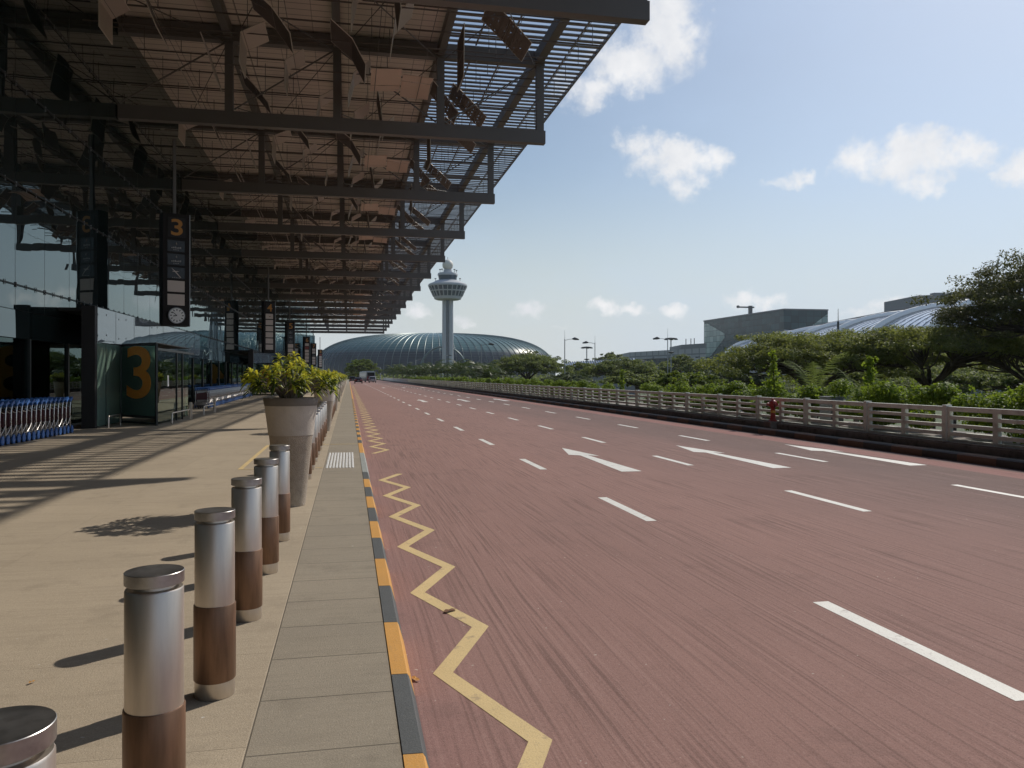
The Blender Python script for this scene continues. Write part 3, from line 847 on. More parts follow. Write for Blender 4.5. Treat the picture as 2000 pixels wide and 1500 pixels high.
for k in range(NP):
    yy = PY0 + PS * k
    p = pl0 if k == 0 else copy_tree(pl0)
    s = sh0 if k == 0 else (sh1 if k == 1 else copy_tree(sh0 if k % 2 == 0 else sh1))
    p.location = (-.70, yy, 0); p.rotation_euler = (0, 0, k * 1.1)
    s.location = (-.70, yy, 1.30); s.rotation_euler = (0, 0, [0.4, 2.0, 4.1, 5.2][k % 4]); s.scale = (1, 1, [1, 1.0, .95, 1.05][k % 4])
    if k < 2: p['label'] = plab[k]; s['label'] = slab[k]
    elif k < 6:
        p['label'] = 'concrete planter seen edge-on down the row, %s from the camera' % ordw[k]; s['label'] = 'yellow shrub in the %s planter from the camera' % ordw[k]
    else:
        p['label'] = 'far concrete planter hidden in the stacked end of the row'; s['label'] = 'far yellow shrub at the merged end of the planter row'

# ------------------------------------------------------------------ canopy over the kerb
ZB = 9.89; BAY = 12.0; Y1 = 21.15
XF = -8.70                                    # facade plane
can = thing('entrance_canopy', (0, 21.15, 11.49), 'huge dark steel canopy with louvred edge reaching over the kerb and road', 'canopy')
def cb(mb, name, mat, **kw): return mb.build(name, mat, can, world=True, **kw)
YS, YE = Y1 - 8 * BAY, Y1 + 14 * BAY
mb = MB(); mb.box(XF - .6, 3.90, YS - .3, Y1 + 11 * BAY - .6, 15.45, 15.62); cb(mb, 'roof_deck', M['deck'])
for k in range(-8, 15):
    Y = Y1 + k * BAY; mb = MB()
    mb.box(XF + .03, 8.20, Y - .17, Y + .17, 11.49, 12.03)
    for x in (7.98, 3.74, -.46, -4.62): mb.box(x - .155, x + .155, Y - .155, Y + .155, 12.03, 14.78)
    mb.box(XF + .04, 8.17, Y - .19, Y + .19, 14.78, 15.36)
    mb.beam((3.93, Y, 12.15), (7.78, Y, 14.74), .05, .05); mb.beam((-.27, Y, 14.74), (3.55, Y, 12.15), .05, .05)
    mb.beam((-.65, Y, 14.74), (-4.43, Y, 12.15), .05, .05); mb.beam((XF + .1, Y, 12.15), (-4.8, Y, 14.74), .05, .05)
    cb(mb, 'truss', M['truss'])
for x, w in ((7.9, .36), (3.74, .28), (-.46, .30), (-4.62, .30)):
    mb = MB(); mb.box(x - w/2 + .003, x + w/2 - .004, YS - .2, YE + .19, 14.84, 15.31); cb(mb, 'longitudinal_beam', M['truss'])
# louvres, one bank per bay
for k in range(-8, 14):
    Y = Y1 + k * BAY; mb = MB()
    for j in range(24):
        yy = Y + .25 + j * .5
        mb.beam((3.95, yy, 15.50), (10.40, yy, 15.50), .215, .04)
    mb.box(10.402, 10.47, Y + .01, Y + BAY - .01, 15.42, 15.60)
    for x in (5.2, 6.5, 9.2):
        mb.box(x - .03, x + .03, Y + .22, Y + BAY - .22, 15.375, 15.435)
    cb(mb, 'louvre_bank', M['louvre'])
# hanging rods and wires
for k in range(-1, 14):
    Y = Y1 + k * BAY; mb = MB()
    for j in range(6):
        yy = Y + 1 + 2 * j
        mb.tube([(XF + .1, yy, 14.62), (9.78, yy, 14.62)], .032, 5)
        for x in (-6.6, -2.5, 1.6, 5.9, 9.4): mb.tube([(x, yy, 14.62), (x, yy, 15.42)], .014, 4)
    for j in range(4):
        yy = Y + 1.5 + 3 * j
        mb.tube([(XF + .1, yy, 13.35), (7.6, yy, 13.35)], .024, 5)
        for x in (-7.4, -3.4, .8, 5.0): mb.tube([(x, yy, 13.35), (x, yy, 14.62)], .012, 4)
    for x in (-7.2, -5.9, -3.4, -1.9, 1.0, 2.7, 5.4, 7.6):
        mb.tube([(x, Y + .2, 12.9), (x, Y + BAY - .2, 12.9)], .011, 4)
    for xa, xb in ((-4.4, -.65), (-.27, 3.55), (3.93, 7.7), (-8.5, -4.8)):
        mb.tube([(xa, Y + .25, 12.3), (xb, Y + BAY - .3, 14.7)], .022, 5)
        mb.tube([(xb, Y + .25, 14.7), (xa, Y + BAY - .3, 14.72)], .018, 5)
    cb(mb, 'hanger_rods', M['rod'])
# folded panels: x, y within the bay, hinge length, leaf angles, material
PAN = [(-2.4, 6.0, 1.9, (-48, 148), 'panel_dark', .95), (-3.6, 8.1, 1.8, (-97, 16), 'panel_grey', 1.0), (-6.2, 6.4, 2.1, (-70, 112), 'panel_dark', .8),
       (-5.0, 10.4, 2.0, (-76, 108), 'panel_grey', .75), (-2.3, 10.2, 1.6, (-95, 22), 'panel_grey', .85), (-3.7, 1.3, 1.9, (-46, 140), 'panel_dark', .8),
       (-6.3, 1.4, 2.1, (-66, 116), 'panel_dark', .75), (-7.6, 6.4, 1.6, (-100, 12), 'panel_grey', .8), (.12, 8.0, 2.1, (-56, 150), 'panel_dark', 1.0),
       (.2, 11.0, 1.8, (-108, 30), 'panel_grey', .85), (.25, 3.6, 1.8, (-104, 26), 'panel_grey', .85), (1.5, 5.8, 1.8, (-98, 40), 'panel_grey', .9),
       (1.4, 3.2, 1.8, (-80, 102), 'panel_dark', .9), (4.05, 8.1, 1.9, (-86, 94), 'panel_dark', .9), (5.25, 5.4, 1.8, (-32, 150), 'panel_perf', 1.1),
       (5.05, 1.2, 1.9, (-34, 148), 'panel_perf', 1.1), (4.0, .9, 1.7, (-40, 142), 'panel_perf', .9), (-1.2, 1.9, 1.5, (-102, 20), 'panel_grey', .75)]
def leaf(mb, X, Y, Z, hl, ang, w, sk):
    a = R(ang); dx, dz = math.cos(a) * w, math.sin(a) * w
    nx, nz = -math.sin(a) * .012, math.cos(a) * .012
    p = [Vector((X, Y - hl/2, Z)), Vector((X, Y + hl/2, Z)), Vector((X + dx, Y + hl/2 + sk, Z + dz)), Vector((X + dx, Y - hl/2 + sk, Z + dz))]
    n = Vector((nx, 0, nz)); mb.cur = 0
    vs = [q + n for q in p] + [q - n for q in p]
    mb._add(vs, [(0, 1, 2, 3), (7, 6, 5, 4), (0, 4, 5, 1), (1, 5, 6, 2), (2, 6, 7, 3), (3, 7, 4, 0)])
    mb.cur = 1
    for i in range(4): mb.tube([p[i], p[(i+1) % 4]], .018, 4)
    mb.cur = 0
pairs = []
for k in range(0, 14):
    for (x, yo, hl, (a1, a2), mat, w) in PAN: pairs.append((Y1 + k * BAY + yo, x, hl * .9, a1, a2, mat, w * .84))
    pairs.append((Y1 + k * BAY + 10.4, 2.0, 0, 0, 0, 'pink', 0))
pairs.sort(key=lambda t: t[0])
rest = {}
def panel(mb, q):
    Y, x, hl, a1, a2, mat, w = q
    if mat == 'pink':
        for sx2 in (-1, 1):
            for sy in (-1, 1):
                cx = x + sx2 * .60; cy = Y + sy * .62; t = .10 * sy * sx2
                mb.cur = 0
                mb.beam((cx, cy - .58, 13.05 + t), (cx, cy + .58, 13.05 - t), 1.14, .02, up=(.06 * sx2, 0, 1))
                mb.cur = 1
                mb.tube([(cx - .55, cy + .1 * sy, 13.09), (cx + .55, cy + .1 * sy, 13.09)], .016, 4)
        return
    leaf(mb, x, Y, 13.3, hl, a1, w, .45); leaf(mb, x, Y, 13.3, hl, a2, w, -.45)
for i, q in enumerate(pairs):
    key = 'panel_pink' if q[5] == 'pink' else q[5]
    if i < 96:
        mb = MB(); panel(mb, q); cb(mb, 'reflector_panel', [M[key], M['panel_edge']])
    else:
        mb = rest.setdefault(key, MB()); panel(mb, q)
for key, mb in rest.items():
    o = cb(mb, 'reflector_panel', [M[key], M['panel_edge']]); o['kind'] = 'stuff'

# ------------------------------------------------------------------ terminal: glass front behind the walkway
ter = thing('terminal_building', (XF, 21.15, 0), 'long dark mirror glass terminal front under the canopy beside the walkway', 'building')
def tb(mb, name, mat, **kw): return mb.build(name, mat, ter, world=True, **kw)
FY0, FY1 = -77.3, 216.0
mb = MB()
for k in range(int((FY1 - FY0) / 2.1) + 1):            # panes, each very slightly out of true
    ya, yb2 = FY0 + k * 2.1, min(FY1, FY0 + (k + 1) * 2.1 - .022)
    rr = random.Random(k)
    top = 15.44 if yb2 < Y1 + 14 * BAY else 12.3
    zz = [3.37, 6.72, 9.4, 12.1, 15.44]
    for i in range(4):
        if zz[i+1] > top + .3: continue
        e = [rr.uniform(-.0035, .0035) for _ in range(4)]
        z0, z1 = zz[i] + .012, min(zz[i+1], top) - .012
        mb.quad((XF + e[0], ya, z0), (XF + e[1], yb2, z0), (XF + e[2], yb2, z1), (XF + e[3], ya, z1))
tb(mb, 'glass_wall', M['facade'])
mb = MB(); mb.box(XF - .35, XF - .06, FY0, FY1, 3.3, 12.2); mb.box(XF - .35, XF - .06, FY0, Y1 + 14 * BAY, 12.2, 15.4); mb.box(XF - 9, XF - .36, FY0, FY1, 12.0, 12.3)
tb(mb, 'backing_wall', M['interior'])
mb = MB()
for z in (4.04, 6.72, 9.4, 12.1):
    mb.tube([(XF + .05, FY0, z), (XF + .05, FY1, z)], .014, 5)
tb(mb, 'mullions', M['joint'])
mb = MB(); yy = 21.4 - 2.1 * 4
while yy < 75:
    for z in (4.04, 6.72, 9.4, 12.1):
        for q in (0, .7, 1.4):
            mb.tube([(XF + .02, yy + q, z - .07), (XF + .02, yy + q, z + .07)], .012 if q else .02, 5)
    yy += 2.1
tb(mb, 'spider_fittings', M['fitting'])
# door zone
mb = MB(); mb.box(XF - .05, XF + .02, FY0, FY1, 2.62, 3.36); tb(mb, 'transom_panel', M['facade'])
mb = MB(); mb.box(XF - .03, XF - .01, FY0, FY1, .06, 2.6); tb(mb, 'door_glass', M['facade_low'])
mb = MB(); yy = 12.0
while yy < 200:
    mb.box(XF - .06, XF + .05, yy - .05, yy + .05, 0, 2.63); yy += 2.1 if (int(yy) % 3) else 3.1
mb.box(XF - .05, XF + .03, FY0, FY1, .0, .06)
tb(mb, 'door_frames', M['mullion'])
mb = MB(); mb.box(XF - 9.2, XF - 9, FY0, FY1, 0, 12); mb.box(XF - 9, XF - .4, FY0, FY1, 3.2, 3.29); mb.box(XF - 9, XF - .4, FY0 - .2, FY0, 0, 12); mb.box(XF - 9, XF - .4, FY1, FY1 + .2, 0, 12.3)
tb(mb, 'interior_wall', M['interior'])
mb = MB()
for yq, xq, w, h in ((17.6, -3, .5, 2.6), (19.4, -1.8, .25, 2.4), (22.8, -2.5, .4, 2.7), (26, -4, .6, 2.6), (36, -3, .4, 2.6), (44, -3, .5, 2.6), (15, -5, 1.2, 2.0)):
    mb.box(XF + xq - .2, XF + xq + .2, yq, yq + w, 0, h)
tb(mb, 'interior_column', M['interior_light'])

# lobbies (glazed door porches) with the gate numbers
def text_mesh(s, size, extrude, bold=.0):
    cu = bpy.data.curves.new('txt', 'FONT'); cu.body = s; cu.size = size; cu.extrude = extrude; cu.offset = bold
    cu.align_x = 'CENTER'; cu.align_y = 'CENTER'; cu.resolution_u = 8
    o = bpy.data.objects.new('txt', cu); COL.objects.link(o)
    dg = bpy.context.evaluated_depsgraph_get(); me = bpy.data.meshes.new_from_object(o.evaluated_get(dg))
    bpy.data.objects.remove(o); bpy.data.curves.remove(cu)
    me.materials.clear()
    xs = [v.co.x for v in me.vertices]; ys = [v.co.y for v in me.vertices]
    cx, cy = (min(xs) + max(xs)) / 2, (min(ys) + max(ys)) / 2
    w, h = max(xs) - min(xs), max(ys) - min(ys)
    for v in me.vertices: v.co.x -= cx; v.co.y -= cy
    return me, w, h
def put_text(s, W, H, mat, parent, loc, rot=(R(90), 0, 0), bold=.0, name='numeral'):
    me, w, h = text_mesh(s, 1.0, .012, bold)
    for v in me.vertices:
        v.co.x *= W / w; v.co.y *= H / h
    me.materials.append(mat)
    o = link_mesh(name, me, parent); o.location = loc; o.rotation_euler = rot
    return o

def lobby(y, num, label):
    L0 = thing('door_lobby', (-7.6, y, 0), label, 'entrance lobby', 'glazed door lobbies along the terminal front')
    def a(mb, n, m, **k): return mb.build(n, m, L0, **k)
    ln = 17.5
    a(MB().box(-.36, .02, 0, .22, 0, 3.74), 'end_wall', M['charcoal'])
    mb = MB(); mb.box(.0, .03, .24, ln, 2.65, 3.72); mb.cur = 1
    for q in range(0, 7): mb.box(.031, .034, 2.3 * q + 2.2, 2.3 * q + 2.214, 2.66, 3.71)
    mb.cur = 2
    for q in range(0, 4):
        for dy, z in ((.25, 2.85), (.25, 3.5), (1.15, 2.9), (1.15, 3.55)):
            mb.tube([(.03, 2.3*q + dy, z), (.04, 2.3*q + dy, z)], .026, 8)
    a(mb, 'fascia', [M['fascia'], M['joint'], M['fitting']])
    a(MB().box(-1.08, .0, .24, ln, 3.60, 3.70), 'roof_slab', M['charcoal'])
    a(MB().box(-.01, .01, .26, 2.86, .05, 2.63), 'side_glass', M['green_solid'])
    a(MB().box(-.012, .022, 1.14, 1.17, .0, 2.63), 'side_frame', M['mullion'])
    Q0, Q1 = Vector((0.0, 2.9, 0)), Vector((1.53, 1.15, 0)); q = (Q1 - Q0).normalized(); qn = Vector((q.y, -q.x, 0)); WQ = (Q1 - Q0).length
    def qb(mb, s0, s1, z0, z1, t0, t1):
        mb.prism_z([tuple((Q0 + q*s0 + qn*t0).xy), tuple((Q0 + q*s1 + qn*t0).xy), tuple((Q0 + q*s1 + qn*t1).xy), tuple((Q0 + q*s0 + qn*t1).xy)], z0, z1); return mb
    a(qb(MB(), .05, WQ - .06, .30, 2.62, -.01, .01), 'front_glass', M['lobby_panel'])
    mb = qb(MB(), 0, .05, 0, 2.66, -.03, .03); qb(mb, WQ - .06, WQ + .02, 0, 2.66, -.03, .03); qb(mb, .052, WQ - .062, 2.60, 2.655, -.025, .025); qb(mb, .052, WQ - .062, .22, .30, -.025, .025); qb(mb, .052, WQ - .062, .03, .09, -.02, .02)
    a(mb, 'front_frame', M['mullion'])
    fy = 1.15
    a(MB().prism_z([(-.9, 2.95), (0, 2.95), (1.5, 1.2), (1.5, 6.8), (-.9, 6.8)], 2.66, 2.69), 'lobby_ceiling', M['charcoal'])
    a(MB().box(1.51, 1.53, fy + .07, fy + 4.0, .08, 2.42), 'long_side_glass', M['green_glass'])
    a(MB().box(1.50, 1.56, fy + 4.0, fy + 4.06, 0, 2.44).box(1.50, 1.56, fy + 3.0, fy + 3.06, 0, 2.44).box(1.49, 1.55, fy + .07, fy + 6.2, 2.44, 2.52), 'door_frame', M['mullion'])
    a(MB().box(1.44, 1.46, fy + 3.7, fy + 5.5, .05, 2.6), 'sliding_door', M['green_glass'])
    a(MB().box(1.532, 1.536, fy + 1.55, fy + 1.75, 1.25, 1.62), 'door_notice', M['white'])
    pc = Q0 + q * (WQ * .52) + qn * .016
    put_text(num, 1.52, 1.74, M['orange'], L0, (pc.x, pc.y, 1.72), (R(90), 0, math.atan2(q.y, q.x)), bold=.012)
    return L0
lobby(26.4, '3', 'glazed door lobby with a big orange 3 on its dark front glass')
lobby(67.6, '4', 'distant glazed door lobby beyond the second trolley row, behind the nearest shrub')
lobby(94.0, '5', 'farthest glazed door lobby, mostly hidden behind the planters and shrubs')

def guard(y0, y1, x, label, post=False):
    g = thing('guard_rail', (x, y0, 0), label, 'guard rail', 'low steel guard rails at the lobby foot')
    MB().tube([(0, 0, 0), (0, 0, .33), (0, .03, .36), (0, y1 - y0 - .03, .36), (0, y1 - y0, .33), (0, y1 - y0, 0)], .024, 8).build('rail', M['steel_brushed'], g, smooth=50)
    if post:
        MB().box(-.045, .045, y1 - y0 + .1, y1 - y0 + .19, 0, .62).build('post', M['steel_brushed'], g)
guard(26.6, 27.9, -7.25, 'short low steel guard rail at the foot of the green side glass')
guard(28.5, 31.6, -5.80, 'low steel guard rail in front of the lobby long glass side', True)
guard(34.5, 37.0, -5.80, 'low steel guard rail past the lobby doors, nearer the far trolleys', True)

# ------------------------------------------------------------------ hanging gate signs
def sign(y, num, tiles, clock, label):
    s = thing('hanging_sign', (-7.05, y, 3.67), label, 'gate sign', 'black hanging gate signs', R(27))
    def a(mb, n, m, **k): return mb.build(n, m, s, **k)
    a(MB().box(-.53, .53, -.12, .42, 0, 4.66), 'body', M['sign_body'], bevel=.015)
    a(MB().box(-.06, .06, .10, .20, 4.66, 7.8), 'hanger', M['truss'])
    a(MB().box(.531, .56, -.13, -.05, .0, 4.66), 'edge_strip', M['lamp_pole'])
    a(MB().box(-.33, .37, -.132, -.1205, 3.68, 4.50), 'number_plate', M['charcoal'])
    put_text(num, .46, .68, M['amber'], s, (.02, -.142, 4.09), bold=.015)
    for i, t in enumerate(tiles):
        z1 = 3.54 - i * .555
        m = {'w': M['sign_tile'], 'k': M['sign_face'], 'r': M['sign_red'], 'b': M['sign_face'], 'd': M['sign_tile']}[t[0]]
        tl = a(MB().box(-.35, .33, -.135, -.1205, z1 - .46, z1), 'sign_tile', m)
        zc = z1 - .23
        if t[0] == 'b':       # pale long-winged emblem on black
            mb = MB(); y2 = -.138
            mb.quad((-.20, y2, zc + .20), (-.02, y2, zc + .06), (.20, y2, zc - .20), (.16, y2, zc - .19), (-.05, y2, zc + .03))
            mb.quad((-.17, y2 - .001, zc + .06), (.02, y2 - .001, zc + .075), (.12, y2 - .001, zc + .07), (.02, y2 - .001, zc + .04), (-.13, y2 - .001, zc + .04))
            mb.build('emblem', M['sign_tile'], tl)
            mb = MB()
            for q in range(5): mb.box(-.17 + q * .07, -.125 + q * .07, y2 - .001, y2, zc - .215, zc - .185)
            mb.build('lettering', M['sign_grey'], tl)
        if t[0] == 'k':
            mb = MB(); y2 = -.138
            mb.lathe([(.001, -.05), (.03, -.03), (.025, .02), (.004, .06)], 8, (0, y2, zc + .11))
            for q in range(6): mb.box(-.20 + q * .068, -.15 + q * .068, y2 - .001, y2, zc - .10, zc - .05 + (q % 3) * .012)
            for q in range(4): mb.box(-.12 + q * .06, -.08 + q * .06, y2 - .001, y2, zc - .17, zc - .145)
            mb.build('emblem', M['sign_grey'], tl)
        if t[0] == 'd':
            mb = MB(); y2 = -.138
            mb.quad((-.14, y2, zc + .05), (.04, y2, zc - .06), (.16, y2, zc + .03), (.03, y2, zc + .01))
            mb.build('emblem', M['sign_red'], tl)
    if clock:
        mb = MB(); mb.tube([(-.01, -.12, .43), (-.01, -.24, .43)], .33, 32); c = a(mb, 'clock_case', M['lamp_pole'], smooth=40)
        MB().tube([(-.01, -.241, .43), (-.01, -.248, .43)], .30, 32).build('dial', M['white'], c)
        mb = MB()
        for h in range(12):
            t = h * math.pi / 6; mb.beam((-.01 + .20 * math.sin(t), -.251, .43 + .20 * math.cos(t)), (-.01 + .27 * math.sin(t), -.251, .43 + .27 * math.cos(t)), .035, .006, up=(0, 1, 0))
        mb.build('hour_marks', M['sign_face'], c)
        mb = MB()
        for ang, l, w in ((-100, .15, .035), (-52, .23, .024)):
            t = R(ang); mb.beam((-.01, -.256 - w * .1, .43), (-.01 + l * math.sin(t), -.256 - w * .1, .43 + l * math.cos(t)), w, .006, up=(0, 1, 0))
        mb.build('hands', M['sign_face'], c)
sign(35.3, '3', 'kkbww', True, 'black hanging sign with amber 3, two blank tiles and a round clock at the bottom')
sign(75.0, '4', 'dwwwww', False, 'black hanging sign with amber 4 and a column of six pale tiles')
sign(101.8, '5', 'kkkwww', False, 'black hanging sign with amber 5 behind the top of the nearest shrub')
sign(141.0, '6', 'wrwdww', False, 'small far hanging sign with amber 6 and mixed red and pale tiles')
sign(168.5, '7', 'wwkwww', False, 'small far hanging sign with amber 7, last but one along the terminal')
sign(208.0, '8', 'rwwwww', False, 'farthest hanging sign, number 8, a dark sliver against the glass dome')

# ------------------------------------------------------------------ luggage trolleys
def make_trolley():
    t = thing('luggage_trolley', (0, 0, 0), 'x', 'trolley', 'x')
    mb = MB()
    for s in (-1, 1):
        x = s * .29
        mb.tube([(x, .02, .13), (x, .0, .30), (x, -.015, .55), (x, .0, .78), (x, .05, .93), (x, .10, .985)], .017, 7)
        mb.tube([(x, .02, .16), (x * .95, -.25, .22), (x * .6, -.80, .20)], .014, 6)
        mb.tube([(x, -.01, .45), (x * .98, -.12, .33), (x * .95, -.28, .215)], .012, 6)
        mb.tube([(x, .0, .72), (x * .95, -.18, .76), (x * .9, -.30, .86)], .010, 6)
    mb.tube([(-.29, .015, .30), (.29, .015, .30)], .012, 6)
    mb.tube([(-.17, -.80, .20), (.17, -.80, .20)], .014, 6)
    mb.tube([(-.26, -.30, .86), (.26, -.30, .86)], .010, 6)
    for q in range(5): mb.tube([(-.2 + q * .1, .01, .30), (-.11 + q * .055, -.80, .205)], .007, 5)
    mb.build('frame', M['chrome'], t, smooth=60)
    mb = MB(); mb.tube([(-.31, .10, .985), (.31, .10, .985)], .026, 8)
    for s in (-1, 1): mb.beam((s*.29, .13, .995), (s*.29, -.04, .91), .055, .07)
    mb.build('handle', M['blue'], t, smooth=50)
    MB().box(-.26, .26, -.03, -.012, .42, .74).build('ad_board', M['maroon_board'], t)
    for s in (-1, 1):
        w = MB(); w.tube([(s*.29 - .02, .03, .075), (s*.29 + .02, .03, .075)], .075, 14); w = w.build('wheel', M['rubber'], t, smooth=40)
        mb = MB(); mb.prism_x([(-.02, .02), (.09, .02), (.12, .10), (.10, .19), (.03, .235), (-.03, .19), (-.06, .10)], s*.29 + (.022 if s > 0 else -.052), s*.29 + (.052 if s > 0 else -.022)); mb.build('wheel_cover', M['blue'], w)
    MB().tube([(-.02, -.78, .07), (.02, -.78, .07)], .07, 12).build('front_wheel', M['rubber'], t, smooth=40)
    return t
t0 = make_trolley()
yA = (22.3 + 7.8 * SI) / CO
words = ['first', 'second', 'third', 'fourth', 'fifth', 'sixth', 'seventh', 'eighth', 'ninth', 'tenth', 'eleventh', 'twelfth', 'thirteenth', 'fourteenth', 'fifteenth', 'sixteenth', 'seventeenth', 'eighteenth']
for k in range(18):
    o = t0 if k == 0 else copy_tree(t0)
    o.location = (-7.92 - k * .010, yA - k * .28, 0); o.rotation_euler = (0, 0, R(random.uniform(-1.2, 1.2)))
    o['group'] = 'near row of luggage trolleys'
    o['label'] = 'blue handled luggage trolley at the right end of the near row, beside the lobby' if k == 0 else 'blue handled luggage trolley in the near row, %s from its right end' % words[k]
NF = 72
for k in range(NF):
    o = copy_tree(t0); yy = 42.2 + k * .36
    o.location = (-7.15 - .012 * k, yy, 0); o.rotation_euler = (0, 0, R(random.uniform(-1.5, 1.5)))
    o['group'] = 'far row of luggage trolleys'
    if k == 0: o['label'] = 'luggage trolley at the near end of the far row, its dark board facing out'
    elif k == NF - 1: o['label'] = 'last luggage trolley at the far end of the far row, by the nearest shrub'
    else: o['label'] = 'blue handled luggage trolley nested inside the long far row past the lobby'
    if k == 0: o.location.y -= .25

# ------------------------------------------------------------------ vehicles
def car(name, loc, rz, paint, label, suv):
    c = thing(name, loc, label, 'car', None, rz)
    hh = 1.62 if suv else 1.46; L2 = 2.2
    prof = [(-L2, .35), (-L2 - .04, .62), (-L2 + .03, .95), (-L2 + .25 if suv else -L2 + .65, 1.0), (-L2 + .32 if suv else -L2 + 1.1, hh - .1), (-L2 + .6 if suv else -L2 + 1.5, hh), (.5, hh - .02), (1.25, 1.0), (L2 - .05, .82), (L2, .55), (L2 - .05, .3)]
    body = MB(); n = len(prof)
    w = .90
    for s, k in ((-1, 0), (1, 0)):
        pass
    secs = [(-w, .0), (-w * .97, .05)]
    vs = []
    def inset(z): return 1.0 if z < 1.0 else 1 - .22 * (z - 1.0) / (hh - 1.0)
    for s in (-1, 1):
        for (yy, z) in prof: vs.append((s * w * inset(z), yy, z))
    fs = [tuple(range(n)), tuple(range(2*n - 1, n - 1, -1))] + [((k + 1) % n, k, k + n, (k + 1) % n + n) for k in range(n)]
    body._add(vs, fs); body.build('body', paint, c, smooth=35, bevel=.05)
    a1, a2 = prof[3], prof[4]
    g = MB(); ins = .72
    g.quad((-ins, a1[0] - .02, a1[1] + .05), (ins, a1[0] - .02, a1[1] + .05), (ins * .9, a2[0] - .03, a2[1] - .05), (-ins * .9, a2[0] - .03, a2[1] - .05)); g.build('rear_window', M['car_glass'], c)
    for s in (-1, 1):
        g = MB(); ybk = a1[0] + .35
        g.quad((s * .905, ybk, 1.03), (s * .905, 1.0, 1.03), (s * .76, .45, hh - .1), (s * .76, ybk + .2, hh - .1)); g.build('side_window', M['car_glass'], c)
        g = MB(); g.box(s * .62 - .22, s * .62 + .22, -L2 - .055, -L2 + .02, .72, .92); g.build('tail_light', M['tail'], c)
        for yy in (-1.35, 1.35):
            g = MB(); g.tube([(s * .92, yy, .32), (s * .70, yy, .32)], .32, 18); g = g.build('wheel', M['rubber'], c, smooth=40)
            MB().tube([(s * .925, yy, .32), (s * .90, yy, .32)], .19, 12).build('rim', M['lamp_pole'], g)
        MB().box(s * .98 - .09, s * .98 + .09, .75, .87, .98, 1.10).build('mirror', paint, c)
    MB().box(-.26, .26, -L2 - .058, -L2 - .01, .55, .67).build('number_plate', M['plate'], c)
    MB().box(-.86, .86, -L2 - .05, -L2 + .06, .32, .46).build('bumper', M['rubber'], c)
x, y = XY(700, 185); car('dark_car', (x, y, ROADZ), 0, M['car_dark'], 'dark maroon car driving away in the left lane ahead of the planters', False)
x, y = XY(727.5, 206); car('silver_car', (x, y, ROADZ), R(-2), M['car_silver'], 'silver hatchback driving away behind the bus', True)
x, y = XY(688.5, 228); car('black_car', (x, y, ROADZ), 0, M['car_black'], 'black car at the kerb beyond the maroon car, half hidden by shrubs', True)
x, y = XY(724.5, 222)
bus = thing('bus', (x, y, ROADZ), 'white and maroon single deck bus far down the road', 'bus', None, R(9))
mb = MB(); mb.box(-1.22, 1.22, 0, 11.5, .35, 2.95); mb.build('body', M['bus_white'], bus, bevel=.12)
MB().box(-1.0, 1.0, 1.0, 9.0, 2.95, 3.12).build('roof_unit', M['bus_white'], bus, bevel=.05)
MB().box(-1.16, 1.16, -.02, .3, .45, 1.75).build('rear_panel', M['bus_maroon'], bus)
MB().box(-1.0, 1.0, -.03, .2, 1.78, 2.72).build('rear_window', M['car_glass'], bus)
for s in (-1, 1):
    MB().box(s*1.235 - .01, s*1.235 + .01, .6, 11.0, 1.45, 2.45).build('side_window', M['car_glass'], bus)
    MB().box(s*1.232 - .01, s*1.232 + .01, .3, 11.2, .5, 1.1).build('side_stripe', M['bus_maroon'], bus)
    MB().box(s*.95 - .12, s*.95 + .12, -.04, .1, .9, 1.3).build('tail_light', M['tail'], bus)
    for yy in (2.6, 8.8): MB().tube([(s*1.24, yy, .48), (s*.95, yy, .48)], .48, 18).build('wheel', M['rubber'], bus, smooth=40)

